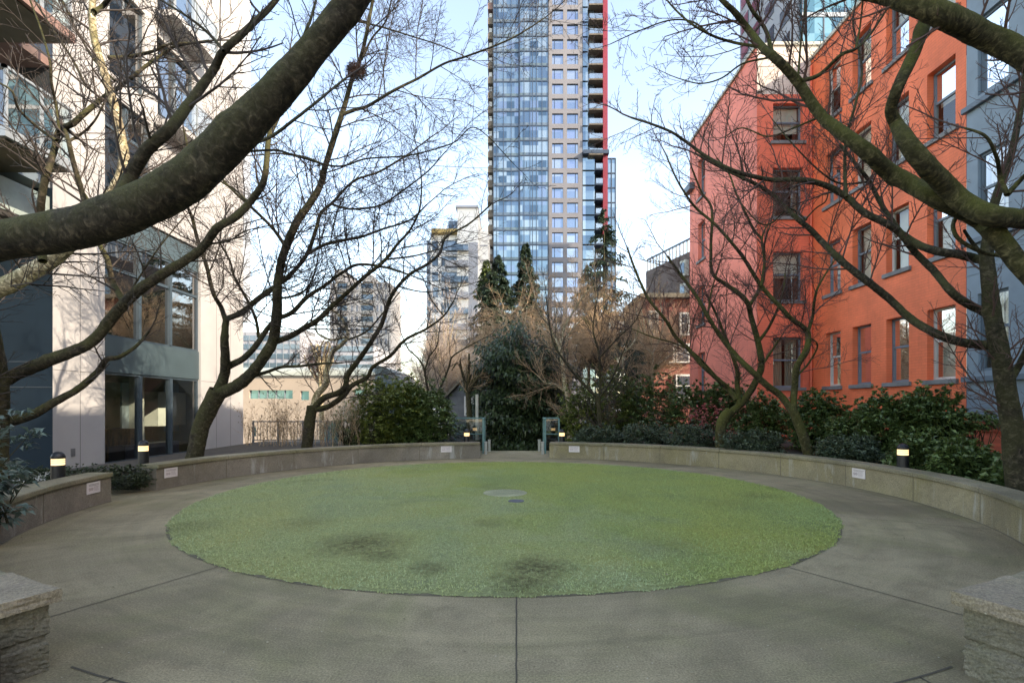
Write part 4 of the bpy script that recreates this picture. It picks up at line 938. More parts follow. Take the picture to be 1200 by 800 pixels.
def twigs_on(acc, p, r, step=.2, L=1.0, lvl=2, start=.15, up=.15, dens=1.0, rmax=.014, away=None):
    seg = np.linalg.norm(np.diff(p, axis=0), axis=1); tot = seg.sum(); cum = np.concatenate([[0], np.cumsum(seg)])
    s = tot*start
    while s < tot:
        a = min(np.searchsorted(cum, s)-1, len(seg)-1); a = max(a, 0); w = (s-cum[a])/seg[a]; bp = p[a]*(1-w)+p[a+1]*w; tan = unit(p[a+1]-p[a])
        pr = unit(np.cross(tan, RNG.normal(0, 1, 3))); f = 1-.35*s/tot
        nd = tan*.55+pr*.85+np.array((0, 0, up*2))
        if away is not None: nd = nd+np.array(away)
        grow(acc, bp, unit(nd), L*f*RNG.uniform(.5, 1.45), min(rmax, r[a]*.45), lvl, up, dens)
        s += step*RNG.uniform(.5, 1.5)
    grow(acc, p[-1], unit(p[-1]-p[-2]), L*.8, min(rmax, r[-1]), lvl, up, dens)
def finish_twigs(acc, mat, parent, name='twigs'):
    vs, fs, off = [], [], 0
    for lv, lst in acc.items():
        if not lst: continue
        v, f = tubes(lst, 3 if lv < 2 else 4); vs.append(v); fs.append(f+off); off += len(v)
    if vs: o = np_mesh(name, np.concatenate(vs), np.concatenate(fs), mat, parent); o['kind'] = 'stuff'
def acc3(): return {0: [], 1: [], 2: [], 3: []}

def limb_pts(spec, d0, d1, wob=.0):
    out = []; n = len(spec)
    for i, s in enumerate(spec):
        if len(s) == 4: out.append(s[:3])              # world point
        else:
            t = i/(n-1); d = d0+(d1-d0)*t+wob*math.sin(i*1.7); out.append(P(s[0], s[1], d))
    return out
def tree(label, base, limbs, bark, twig, L=1.0, step=.2, group='bare cherry trees round the plaza', up=.12, dens=1.0, lvl=2, pale=()):
    """limbs: (points, d0, d1, halfwidth0, halfwidth1, [twigs?]) traced in plan+height, widths given at their distance"""
    t = thing('cherry_tree', label, 'tree', base, group); acc = acc3()
    for i, l in enumerate(limbs):
        sp, d0, d1, w0, w1 = l[:5]; opt = l[5] if len(l) > 5 else {}
        pts = limb_pts(sp, d0, d1, opt.get('wob', .1 if i else 0)); n = len(pts)
        rad = [.80*(w0+(w1-w0)*k/(n-1))/F*(d0+(d1-d0)*k/(n-1)) for k in range(n)]
        if 'radii' in opt: rad = [q*.76 for q in opt['radii']]
        p, r = tube_obj('trunk' if i == 0 else 'limb', pts, rad, opt.get('mat', bark), t, 28 if w0 > 10 else 12, .008 if w0 > 2.5 else 0, 22 if w0 > 10 else 10)
        if opt.get('tw', 1): twigs_on(acc, p, r, opt.get('step', step), opt.get('L', L), opt.get('lvl', lvl), opt.get('start', .1), up, dens, away=opt.get('away'))
    finish_twigs(acc, twig, t); return t

# ---- big foreground limb from the left
tree('nearest cherry tree, its thick dark mossy limb crossing the upper left corner', (-5.4, 3.3, .28), [
 ([(-5.4,3.3,.25,0), (-5.2,3.4,1.2,0), (-4.6,3.5,2.05,0), (-60,297), (0,283), (60,272), (110,262), (160,243), (215,212), (262,172), (312,120), (366,60), (410,5), (440,-45), (460,-110)], 3.4, 3.1, 29, 20,
   {'radii': [.24,.21,.20,.175,.165,.165,.165,.163,.163,.16,.142,.112,.105,.095,.08], 'tw': 0}),
 ([(135,240), (152,208), (172,176), (200,150), (225,117), (250,82), (262,60), (287,37), (322,2), (350,-40)], 3.9, 4.6, 10, 3, {'L': .7}),
 ([(346,98), (352,80), (356,45), (365,20), (375,-20)], 3.7, 4.2, 3, 1.5, {'L': .6}),
 ([(285,172), (318,160), (345,140), (368,122), (385,108), (405,92)], 3.6, 4.4, 2.6, 1.6, {'L': .6}),
 ([(265,180), (320,176), (345,182), (395,195), (430,186), (480,182), (530,168), (558,150), (600,190)], 3.6, 5.0, 1.8, .6, {'L': .6, 'step': .3}),
 ([(262,60), (245,40), (220,20), (180,-5)], 4.2, 4.6, 2.6, 1.2, {'L': .6}),
], m_bark, m_twig, L=.75, step=.16)

# ---- pale limbed tree behind it
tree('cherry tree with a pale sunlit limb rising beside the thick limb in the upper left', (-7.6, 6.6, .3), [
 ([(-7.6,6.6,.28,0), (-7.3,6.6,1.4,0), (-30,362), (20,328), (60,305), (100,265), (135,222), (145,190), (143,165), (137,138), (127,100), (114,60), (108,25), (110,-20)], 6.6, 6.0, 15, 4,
    {'mat': m_barkp, 'radii': [.19,.17,.16,.14,.12,.10,.09,.075,.068,.062,.056,.052,.048,.04]}),  # sunlight on this limb painted by the paler bark
 ([(110,14), (120,8), (133,-8), (150,-30)], 6.0, 6.2, 4, 2, {'L': .8}),
 ([(50,306), (47,262), (50,225), (56,200), (64,175), (69,154), (85,145), (100,132), (125,112), (140,102), (158,88), (172,77), (190,64), (207,54), (245,48)], 5.8, 6.4, 5.5, 1.5, {'L': .8}),
 ([(69,154), (66,125), (60,95), (58,70), (48,35), (35,0)], 5.9, 6.0, 2, 1.2),
 ([(66,165), (45,150), (22,128), (12,105), (-20,90)], 5.9, 5.6, 2.5, 1),
 ([(100,100), (85,70), (62,35), (40,0)], 6, 6.3, 1.8, 1.2), ([(135,95), (110,70), (90,35), (70,-5)], 6.1, 6.4, 1.8, 1.2),
 ([(127,68), (155,66), (180,60), (200,52), (240,50)], 6.1, 6.4, 3, 1.2),
 ([(106,262), (98,232), (86,190), (80,165), (75,150)], 5.9, 6.0, 4, 2.5), ([(80,166), (98,155), (112,140), (122,120)], 6, 6.1, 2, 1),
], m_bark, m_twig, L=.9, step=.15)

# ---- tree A, left edge, low branches
tree('cherry tree at the left edge with long low branches over the short wall', (X(-4, 7.3), 7.3, .3), [
 ([P(-6,600,7.3)+(0,), P(-3,500,7.3)+(0,), P(-1,450,7.2)+(0,), P(-8,400,7.1)+(0,), P(-16,350,7.0)+(0,), P(-30,250,6.8)+(0,)], 7.3, 7, 13, 7, {'tw': 0, 'radii': [.19,.16,.15,.12,.10,.06]}),
 ([(0,448), (20,438), (57,422), (85,412), (110,398), (140,362), (162,340), (190,322), (225,300), (240,287), (255,267), (275,255), (292,238), (307,217), (312,195), (315,162), (327,132), (335,90)], 7.2, 7.8, 9.5, 3, {'L': .9, 'step': .28, 'start': .35}),
 ([(-2,500), (12,494), (40,485), (62,472), (92,455), (115,435), (125,421), (140,418), (160,405), (175,388)], 7.2, 8.2, 8, 1.5, {'L': .7, 'start': .5, 'step': .35}),
 ([(145,352), (133,332), (126,305), (117,285), (112,250), (90,215)], 7.6, 7.8, 4.5, 2, {'L': .8}),
 ([(140,360), (160,330), (185,292), (215,255)], 7.6, 7.8, 1.5, .8, {'L': .6}),
 ([(240,287), (268,282), (290,270), (330,262)], 7.7, 8.2, 1.4, .7, {'L': .6}),
 ([(292,238), (275,222), (258,212), (235,190)], 7.8, 8.2, 1.8, .8, {'L': .8}),
], m_bark, m_twig, L=1.1, step=.2)

# ---- tree B
tree('leaning cherry tree in front of the big ground floor window', (X(228, 11.0), 11.0, .3), [
 ([(226,545), (229,530), (235,503), (245,478), (256,458)], 11, 11, 11.5, 12, {'tw': 0}),
 ([(254,462), (263,440), (264,420), (263,398), (265,375)], 11, 10.7, 8, 4.5, {'tw': 0}),
 ([(265,378), (259,360), (250,343), (242,312), (232,282), (225,255), (219,235), (222,190), (215,150)], 10.7, 10, 3.4, 1.4),
 ([(265,374), (285,365), (300,352), (317,340), (328,332), (345,317), (360,297), (370,270), (376,250), (390,237), (415,212), (445,201), (480,180)], 10.7, 9.5, 4.5, 1.2),
 ([(256,462), (277,452), (295,437), (309,418), (320,400), (322,388), (325,362), (325,340), (328,315), (335,290), (347,262), (362,240), (375,218), (382,192), (392,160), (402,130), (412,95), (422,70), (430,37), (437,0), (445,-40)], 11, 8.4, 9, 1.8, {'start': .35}),
 ([(264,432), (272,427), (285,420), (300,405), (312,387), (323,375), (342,366), (360,348), (380,335), (400,320), (420,310), (450,313), (480,322)], 11, 10, 5, 1.4, {'start': .3}),
 ([(303,395), (300,375), (290,352), (275,325), (269,305), (255,280)], 10.8, 10.4, 2.4, 1.2),
 ([(290,442), (312,436), (330,430), (350,429), (375,426), (400,425)], 10.9, 10.6, 3, 1.2, {'L': .5}),
 ([(318,402), (340,394), (357,384), (372,375), (390,358), (410,340), (430,322), (450,306), (466,286), (480,270), (491,248), (494,225)], 10.9, 9.6, 4.6, 1),
 ([(452,304), (485,300), (510,293)], 10, 9.8, 1.6, .8),
 ([(334,288), (320,268), (300,248), (280,230), (262,212), (245,190)], 10.2, 9.6, 2.6, 1.2),
 ([(360,298), (380,287), (405,281), (425,277), (450,268), (480,258), (500,240)], 10.2, 9.6, 2.6, 1),
 ([(390,240), (412,245), (445,241), (467,227), (500,202), (520,180)], 9.8, 9.2, 1.8, .8),
 ([(402,134), (418,128), (430,125), (460,107), (490,92), (520,75), (550,65), (600,45), (640,20)], 8.9, 8.0, 2.6, .9),
 ([(382,195), (360,185), (330,180), (300,182)], 9.4, 9.2, 1.8, .9),
 ([(424,70), (436,45), (452,25), (460,-5)], 8.7, 8.4, 1.6, .9), ([(402,22), (440,30), (480,42), (520,55), (556,72)], 8.8, 8.4, 1.4, .6, {'L': .7}),
 ([(325,350), (350,345), (365,330), (372,305)], 10.5, 10.2, 1.8, .9),
], m_bark, m_twig, L=1.5, step=.18, up=.05)

# nest
t = thing('bird_nest', 'ragged twig nest in a fork high against the sky, upper left', 'nest', P(418, 84, 8.75)); acc = acc3(); c = np.array(P(418, 84, 8.75))
for i in range(260):
    a = RNG.random()*6.28; q = RNG.random()**.5*.14; p0 = c+np.array((q*math.cos(a), q*math.sin(a), RNG.normal(0, .045))); dd = unit(np.array((-math.sin(a), math.cos(a), RNG.normal(0, .35)))+RNG.normal(0, .35, 3))
    acc[0].append((np.array([p0+dd*s for s in np.linspace(-.11, .11, 6)]), np.full(6, .0035)))
finish_twigs(acc, m_twigr, t, 'nest_twigs')

# ---- tree C
tree('forked cherry tree behind the far left wall, before the beige building', (X(360, 13.9), 13.9, .3), [
 ([(358,535), (360,520), (363,495), (366,475)], 13.9, 13.9, 8, 7.5, {'tw': 0}),
 ([(367,478), (372,462), (382,450), (382,437), (386,425), (390,412), (400,404), (408,392), (400,372), (385,360)], 13.9, 14.2, 5.5, 1.5, {'mat': m_barkp}),
 ([(368,478), (380,466), (397,460), (405,452), (407,440), (420,422), (432,405), (440,392), (448,378), (457,350), (467,335), (482,320), (500,310), (515,297), (523,278), (550,262), (575,240)], 13.9, 11.5, 5, 1.1),
 ([(368,480), (385,476), (402,464), (412,452), (430,442), (437,430), (457,417), (475,398), (500,385), (520,370), (532,352)], 13.9, 12.5, 4.6, 1),
 ([(405,395), (388,398), (372,390), (372,378), (385,368)], 14.1, 14.3, 1.8, 1, {'mat': m_barkp}),
 ([(408,398), (430,388), (450,365), (470,340)], 14, 13.6, 1.6, .8), ([(468,336), (500,342), (545,335)], 13, 12.5, 1.2, .6), ([(520,370), (505,350), (495,325), (470,300)], 12.6, 12.2, 1, .6),
], m_bark, m_twig, L=1.1, step=.26)

# ---- right foreground tree R (dark upright trunk)
tree('cherry tree with a dark upright trunk in front of the blue bay, right edge', (X(1192, 6.9), 6.9, .3), [
 ([(1197,600), (1192,560), (1186,500), (1178,450), (1170,405), (1162,360), (1158,320), (1157,290), (1165,240), (1185,180), (1200,100), (1205,20)], 6.9, 6.6, 15, 4, {'radii': [.19,.165,.15,.145,.135,.115,.10,.09,.07,.05,.04,.03]}),
 ([(1157,306), (1140,302), (1123,298), (1096,294), (1075,286), (1058,275), (1042,264), (1013,249), (992,231), (971,219), (950,212), (930,210), (905,211), (880,206), (857,199), (830,185), (805,167), (787,155), (765,146), (740,138)], 6.9, 8.4, 6.5, 1.4, {'start': .25, 'L': 1.1}),
 ([(1163,370), (1150,364), (1127,352), (1111,338), (1096,319), (1075,298), (1060,280), (1042,254), (1029,233), (1019,213), (1005,195), (985,170)], 6.9, 7.8, 6.5, 2, {'start': .4}),
 ([(1166,404), (1150,404), (1124,400), (1095,390), (1067,373), (1042,350), (1013,327), (985,305), (965,285), (950,269), (935,257), (922,245), (907,230), (890,218), (867,207), (842,195), (815,180)], 6.9, 8.8, 7, 1.6, {'start': .35}),
 ([(1184,445), (1192,432), (1206,405), (1225,370)], 6.9, 6.8, 5, 4, {'tw': 0}),
 ([(1157,306), (1140,285), (1130,270)], 6.9, 6.8, 3, 2, {'tw': 0}),
 ([(992,231), (990,200), (992,160), (1003,120), (1010,80), (1000,30), (1003,0)], 7.3, 7.4, 2.4, 1.2),
 ([(940,262), (955,245), (968,235), (972,215)], 8, 8.1, 1.2, .7),
 ([(945,258), (925,245), (903,262), (888,260), (870,240)], 8.1, 8.4, 1.5, .8), ([(1019,213), (985,215), (960,200), (930,170), (905,140)], 7.7, 8.2, 1.6, .8),
], m_bark, m_twigr, L=1.0, step=.2)

# ---- mossy foreground tree M
mt = m_barkm
tree('nearest mossy cherry tree, its thick limbs crossing the upper right corner', (6.1, 4.3, .3), [
 ([(6.1,4.3,.28,0), (5.95,4.3,1.4,0), (5.5,4.4,2.1,0), (1250,362), (1205,322), (1180,290), (1160,265)], 4.7, 4.9, 12, 14, {'tw': 0, 'radii': [.24,.2,.17,.11,.10,.10,.115]}),
 ([(1250,258), (1210,258), (1180,255), (1160,252), (1130,238), (1108,218), (1082,190), (1062,165), (1050,145), (1044,128), (1054,98), (1071,62), (1083,28), (1095,-10)], 4.8, 4.5, 14, 8, {'tw': 0, 'radii': [.12,.115,.115,.12,.115,.105,.10,.09,.07,.062,.062,.066,.07,.06]}),
 ([(1165,272), (1150,258), (1127,246), (1096,232), (1067,216), (1040,200), (1020,181), (995,162), (963,136), (934,95), (909,69), (892,54), (877,35), (861,15), (846,0), (825,-25)], 4.9, 5.4, 13, 4, {'start': .45, 'L': .9, 'radii': [.115,.115,.11,.105,.10,.095,.09,.08,.072,.062,.052,.046,.04,.036,.03,.025]}),
 ([(6.0,4.3,.6,0), (5.9,4.2,2.0,0), (5.5,4.2,3.2,0), (1260,105), (1200,66), (1150,40), (1108,20), (1070,5), (1030,-6), (980,-15), (930,-40)], 4.3, 4.5, 18, 8, {'L': .7, 'start': .6, 'radii': [.2,.18,.15,.135,.13,.125,.12,.10,.08,.07,.05]}),
 ([(938,95), (960,88), (985,65), (1003,57), (1020,40), (1040,10)], 5.2, 5.2, 3, 1.6), ([(1003,57), (1008,30), (1012,-5)], 5.2, 5.2, 1.6, 1),
 ([(905,62), (897,35), (880,10), (870,-15)], 5.3, 5.4, 3, 2), ([(935,95), (938,55), (942,20), (945,-15)], 5.2, 5.3, 1.6, 1),
 ([(888,55), (860,50), (835,42), (810,28), (790,10), (775,-8)], 5.4, 5.8, 2.2, 1), ([(833,42), (812,26), (785,24), (750,36), (715,52)], 5.6, 6.2, 1.4, .6),
 ([(963,136), (930,150), (900,160), (870,150), (850,160)], 5.3, 5.8, 1.5, .7), ([(900,68), (870,75), (845,92), (820,98), (795,92)], 5.4, 5.9, 1.5, .7),
 ([(1180,228), (1172,205), (1168,185), (1155,160), (1130,150)], 4.7, 4.5, 3.5, 1.5), ([(1180,228), (1195,212), (1215,190)], 4.7, 4.5, 4, 2),
 ([(1134,243), (1120,256), (1117,268), (1126,282), (1152,296), (1175,300)], 4.9, 5.1, 3, 2.5, {'tw': 0}),
], m_barkm, m_twigr, L=.8, step=.17)

# ---- trees D, E in the right bed
tree('dark slanting cherry tree in the right bed in front of the orange wall', (X(947, 11.5), 11.5, .3), [
 ([(948,545), (947,530), (937,500), (929,480)], 11.5, 11.5, 7, 6.5, {'tw': 0}),
 ([(930,484), (915,464), (896,449), (880,434), (861,415), (845,395), (829,370), (818,350), (800,325), (782,300)], 11.5, 11.8, 5.5, 1.6, {'start': .45}),
 ([(930,482), (931,455), (934,430), (945,410), (947,392), (941,383), (928,374), (912,357), (892,335), (875,308), (862,290), (840,265), (817,245), (805,230), (792,208), (780,180)], 11.5, 10.6, 5, 1, {'start': .3}),
 ([(946,392), (952,372), (954,355), (958,338), (968,320), (980,302)], 11.3, 11, 2.4, 1), ([(934,440), (948,425), (958,405), (950,396)], 11.5, 11.4, 1.6, 1),
 ([(892,335), (896,305), (896,285), (903,262)], 11, 10.9, 2, 1), ([(829,372), (834,340), (842,315)], 11.7, 11.6, 1.4, .7),
], m_barkm, m_twigr, L=1.2, step=.21)
tree('mossy many stemmed cherry tree in the right bed before the pink wing', (X(845, 13.4), 13.4, .3), [
 ([(844,535), (844,515), (846,495), (855,481)], 13.4, 13.4, 8, 7, {'tw': 0}),
 ([(853,486), (869,472), (883,452), (892,428), (888,400), (880,370), (876,355), (865,343), (850,333), (835,320), (833,290), (834,245), (822,225), (810,195)], 13.4, 12.4, 5.5, 1.2, {'start': .3}),
 ([(866,474), (864,450), (864,435), (858,415), (850,395), (840,370), (828,345)], 13.4, 13.2, 4, 1.4),
 ([(863,468), (853,455), (842,445), (822,427), (806,408), (792,395), (780,375), (760,350), (745,318), (735,290)], 13.4, 13.6, 4, 1.4, {'start': .3}),
 ([(889,400), (900,385), (910,365), (918,340), (920,320)], 13.1, 12.9, 2.4, 1), ([(878,358), (892,335), (896,310), (893,280), (900,262)], 12.9, 12.7, 2.8, 1),
 ([(893,280), (884,270), (875,252), (862,225), (855,205), (840,185)], 12.7, 12.4, 2, .9), ([(893,428), (905,410), (915,395)], 13.3, 13.3, 2, 1),
 ([(842,444), (815,415), (790,402), (765,395), (740,385)], 13.4, 13.5, 1.6, .7),
], m_barkm, m_twigr, L=1.3, step=.22)

# ---- smaller trees further back
tree('pale trunked young tree right of the ivy', (X(664, 20), 20, -1), [
 ([(668,530), (667,480), (662,450), (659,425), (657,405), (662,380)], 20, 20, 4.4, 2, {'mat': m_barkp}),
 ([(661,458), (650,450), (640,449), (630,440)], 20, 20, 1.8, 1, {'mat': m_barkp}), ([(657,410), (645,385), (632,365), (625,340)], 20, 20, 1.6, .8), ([(662,382), (675,360), (690,340), (710,330)], 20, 20, 1.6, .8), ([(660,400), (672,385), (684,372)], 20, 20, 1.3, .7),
], m_barkp, m_twigb, L=1.5, step=.16, group='thin trees beyond the plaza')
tree('thin dark forked tree behind the right wall near the walkway gap', (X(703, 16.6), 16.6, .3), [
 ([(704,520), (703,495), (701,470), (698,463)], 16.6, 16.6, 3.6, 3), ([(698,464), (680,446), (665,428), (650,405), (645,385), (640,350)], 16.6, 16.8, 2.2, .8), ([(702,475), (703,445), (702,415), (695,385), (700,350)], 16.6, 16.6, 2, .8), ([(701,468), (715,448), (725,425), (735,400)], 16.6, 16.6, 1.3, .7),
 ([(702,420), (725,395), (745,375), (760,340)], 16.6, 16.6, 1.2, .6),
], m_bark, m_twig, L=1.2, step=.2, group='thin trees beyond the plaza')
tree('pale thin tree standing before the brick house', (X(766, 21), 21, -1), [
 ([(764,530), (764,470), (765,440), (765,412)], 21, 21, 2.4, 1.6, {'mat': m_barkp}), ([(765,415), (755,405), (745,395), (735,380)], 21, 21, 1.6, .8, {'mat': m_barkp}), ([(765,414), (772,400), (777,380), (774,355)], 21, 21, 1.4, .8), ([(765,430), (790,412), (800,390)], 21, 21, 1.1, .7),
], m_barkp, m_twigb, L=1.5, step=.16, group='thin trees beyond the plaza')
tree('small pale stemmed tree rising from the yellow-green rhododendrons right of the ivy', (X(729, 19), 19, -1), [
 ([(729,530), (729,480), (730,440), (730,412)], 19, 19, 1.8, 1.4, {'mat': m_barkp}), ([(730,414), (720,404), (716,396)], 19, 19, 1.2, .8, {'mat': m_barkp}), ([(730,414), (742,402), (748,385), (745,360)], 19, 19, 1.2, .8, {'mat': m_barkp}),
], m_barkp, m_twigb, L=1.3, step=.16, group='thin trees beyond the plaza')
tree('thin dark forked tree rising from the big green bush left of the gap', (X(508, 17), 17, .3), [
 ([(506,530), (506,500), (505,480), (506,472)], 17, 17, 2.4, 2.2), ([(506,474), (500,450), (497,432), (490,420), (478,408), (470,390)], 17, 17, 1.8, .8), ([(506,472), (518,450), (526,430), (530,418), (545,408), (560,400)], 17, 17, 1.8, .8), ([(498,434), (503,418), (512,405), (515,385)], 17, 17, 1.3, .7),
], m_bark, m_twig, L=1.0, step=.22, group='thin trees beyond the plaza')

def puff_tree(label, px, d, base_y, top_y, halfw, mat, barkm, n=26, L=1.6, droop=0.0, lvl=2, dens=1.0, name='bare_tree'):
    """leafless crown of fine twigs"""
    zb, zt = -2.5, Z(top_y, d); x = X(px, d); H = zt-zb; W = halfw/F*d; zc = Z(base_y, d)
    t = thing(name, label, 'tree', (x, d, zb), 'leafless trees beyond the plaza'); acc = acc3()
    tube_obj('trunk', [(x, d, zb), (x+.1, d, (zb+zc)/2), (x, d, zc)], [.16, .13, .10], barkm, t, 8)
    for i in range(n):
        a = RNG.random()*6.28; e = RNG.uniform(.15, 1.0); q = math.sqrt(RNG.random())
        end = np.array((x+W*.85*q*math.cos(a), d+W*.85*q*math.sin(a), zc+(zt-zc)*(.92*math.sqrt(1-.75*q*q))*RNG.uniform(.12, 1)))
        st = np.array((x, d, zc-RNG.random()*(zc-zb)*.15)); mid = (st+end)/2+np.array((0, 0, .12*H*RNG.random()))+RNG.normal(0, .15, 3)
        c = catmull([tuple(st), tuple(mid), tuple(end)], 5); r = np.linspace(.05, .012, len(c))
        tube_obj('limb', c[::3], r[::3]*1.5, barkm, t, 5, 0, 3)
        twigs_on(acc, c, r, .34, L, 1, .15, .10-droop, dens*.75, .016)
    finish_twigs(acc, mat, t)
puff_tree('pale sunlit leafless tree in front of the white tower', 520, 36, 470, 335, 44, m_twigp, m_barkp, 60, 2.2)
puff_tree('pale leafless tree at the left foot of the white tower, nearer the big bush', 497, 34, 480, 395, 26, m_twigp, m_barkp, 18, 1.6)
puff_tree('brown arching leafless tree over the ivy in the middle', 606, 31, 440, 343, 72, m_twigb, m_barkp, 95, 1.9, .16)
puff_tree('brown leafless tree to the right of the arching one, below the tall fir', 650, 35, 440, 340, 34, m_twigb, m_barkp, 30, 1.9, .05)
puff_tree('reddish brown leafless tree under the dark fir, right of centre', 705, 34, 430, 320, 56, m_twigb, m_bark, 55, 2.0)
puff_tree('brown leafless tree in front of the dark brick block', 762, 31, 440, 335, 42, m_twigb, m_barkp, 40, 1.9)
puff_tree('small pinkish leafless tree before the office block', 375, 26, 440, 385, 26, m_twigr, m_barkp, 14, 1.0)
puff_tree('small leafless tree left of the walkway, over the gabled house', 548, 21, 450, 400, 24, m_twigb, m_bark, 12, .9)

# ---- leaves
def leaves(cent, dirs, L, W, droop=.25):
    """folded leaf of 6 verts (2 quads) from centre points along dirs"""
    n = len(cent); up = np.array((0, 0, 1.0)); s = np.cross(dirs, up); s /= np.linalg.norm(s, axis=1, keepdims=True)+1e-6
    roll = RNG.normal(0, .5, (n, 1)); nrm = np.cross(s, dirs); s = s*np.cos(roll)+nrm*np.sin(roll); nrm = np.cross(s, dirs)
    L = L[:, None]; W = W[:, None]
    b = cent; t = cent+dirs*L-up*L*droop; m = cent+dirs*L*.5+nrm*L*.06; l = m+s*W+nrm*W*.35; r = m-s*W+nrm*W*.35
    v = np.stack([b, l, t, m, r], 1).reshape(-1, 3); i = np.arange(n)[:, None]*5
    f = np.concatenate([i+np.array([[0, 1, 2, 3]]), i+np.array([[0, 3, 2, 4]])]).reshape(-1, 4); return v, f
def shrub(name, label, cat, px, d, y0, y1, hw, mat, n=420, per=8, L=.10, W=.022, zb=.3, depth=None, stems=True, group=None, shell=.55, flat=None):
    x = X(px, d); zt, zl = Z(y0, d), Z(y1, d); W_ = hw/F*d; Dp = depth or W_*.75
    t = thing(name, label, cat, (x, d, zb), group)
    th = RNG.random(n)*2*np.pi; cz = RNG.uniform(-1, 1, n); q = RNG.uniform(shell, 1, n)**.7; sr = np.sqrt(1-cz**2)
    lump = 1+.16*np.sin(th*3+px)+.14*np.sin(cz*5+th*2+d)+.10*RNG.standard_normal(n)
    c = np.stack([sr*np.cos(th)*q*lump*W_, sr*np.sin(th)*q*lump*Dp, cz*q*lump*(zt-zl)/2], 1)
    c[:, 2] = np.maximum(c[:, 2], -(zt-zl)/2); out = c/np.array([W_, Dp, (zt-zl)/2]); out /= np.linalg.norm(out, axis=1, keepdims=True)+1e-6
    c += np.array((x, d, (zt+zl)/2))
    cc = np.repeat(c, per, 0); od = np.repeat(out, per, 0); a = RNG.random(n*per)*2*np.pi
    rd = np.stack([np.cos(a), np.sin(a), RNG.uniform(-.25, .55, n*per)], 1)+od*.7+np.array((0, 0, .25)); rd /= np.linalg.norm(rd, axis=1, keepdims=True)
    cc = cc+RNG.normal(0, L*.15, cc.shape); Ls = L*RNG.uniform(.6, 1.2, n*per); Ws = W*RNG.uniform(.7, 1.25, n*per)
    v, f = leaves(cc, rd, Ls, Ws); np_mesh('foliage', v, f, mat, t)
    if stems:
        acc = []; k = min(46, n//6); idx = RNG.choice(n, k, replace=False); base = np.array((x, d, zb-.05))
        for i in idx:
            e = c[i]; st = base+np.array((RNG.normal(0, W_*.18), RNG.normal(0, Dp*.15), 0)); m = (st+e)/2+RNG.normal(0, .07, 3)+np.array((0, 0, -.05))
            acc.append((catmull([tuple(st), tuple(m), tuple(e)], 3), np.linspace(.016, .004, 7)))
        v, f = tubes(acc, 4); np_mesh('stems', v, f, m_bark, t)
    return t
G1 = 'rhododendrons in the right bed'
sh = [
 ('rhododendron right of the ivy, yellowish, nearest the walkway gap', 682, 17.6, 452, 528, 28, m_rhodo2, 420),
 ('tall yellow-green rhododendron behind the thin dark forked tree', 716, 18.6, 432, 528, 36, m_rhodo2, 620),
 ('tall dark rhododendron in front of the brick house', 765, 18.2, 440, 528, 36, m_rhodo, 620),
 ('dark green rhododendron at the foot of the pink wing, left end', 812, 17.0, 446, 528, 34, m_rhodo, 620),
 ('yellowish rhododendron behind the mossy many stemmed tree', 850, 16.2, 448, 500, 30, m_rhodo, 420),
 ('rhododendron between the two cherry trees of the right bed', 893, 14.6, 462, 532, 32, m_rhodo, 560),
 ('round rhododendron behind the dark slanting cherry tree', 958, 13.4, 460, 534, 38, m_rhodo, 760),
 ('low dark rhododendron right of the slanting cherry tree', 995, 12.0, 488, 545, 26, m_rhodo, 420),
 ('large open rhododendron left of the right lamp, under the tall window', 1040, 11.4, 462, 548, 38, m_rhodo, 760),
 ('rhododendron behind the right lamp, below the last orange window', 1090, 11.0, 456, 540, 36, m_rhodo, 700),
 ('low rhododendron hedge behind the right lamp', 1078, 9.6, 512, 566, 34, m_rhodo, 560),
 ('leafy low shrub right of the lamp along the right wall', 1128, 8.6, 520, 582, 34, m_rhodo, 620),
 ('shrub at the right edge at the foot of the upright trunk', 1190, 7.6, 540, 620, 32, m_rhodo, 520),
]
for lab, px, d, y0, y1, hw, mt_, n in sh: shrub('rhododendron', lab, 'shrub', px, d, y0, y1, hw, mt_, int(n*1.5), 9, .125, .027, group=G1, shell=.35)
shrub('small_tree', 'small flat topped shrub on a bare stem before the blue bay base', 'shrub', 1140, 10.8, 484, 505, 24, m_rhodo, 200, 8, .10, .021, depth=.35)
G2 = 'low ground cover shrubs along the right wall'
for lab, px, d, y0, y1, hw in (('low grey-green shrub behind the small far lamp on the right', 700, 15.6, 500, 527, 28), ('low grey-green shrub below the dark rhododendrons, middle of the right wall', 755, 15.3, 497, 530, 34), ('low grey-green shrub left of the mossy tree trunk', 812, 14.2, 498, 534, 34), ('low grey-green shrub between the two right bed tree trunks', 885, 12.6, 505, 540, 34), ('low spreading shrub at the foot of the slanting trunk, towards the lamp', 990, 10.9, 512, 548, 32)):
    shrub('low_shrub', lab, 'shrub', px, d, y0, y1, hw, m_grleaf, 900, 8, .085, .017, stems=False, group=G2, depth=.6)
shrub('pink_azalea', 'pink flowering shrub glimpsed behind the mossy trunk', 'shrub', 828, 15.6, 470, 515, 24, m_pinkfl, 160, 6, .06, .03, group=None)
shrub('flame_shrub', 'reddish shrub between the pink wing and the many stemmed tree', 'shrub', 866, 15.2, 472, 520, 18, m_pinkfl, 110, 6, .06, .03)
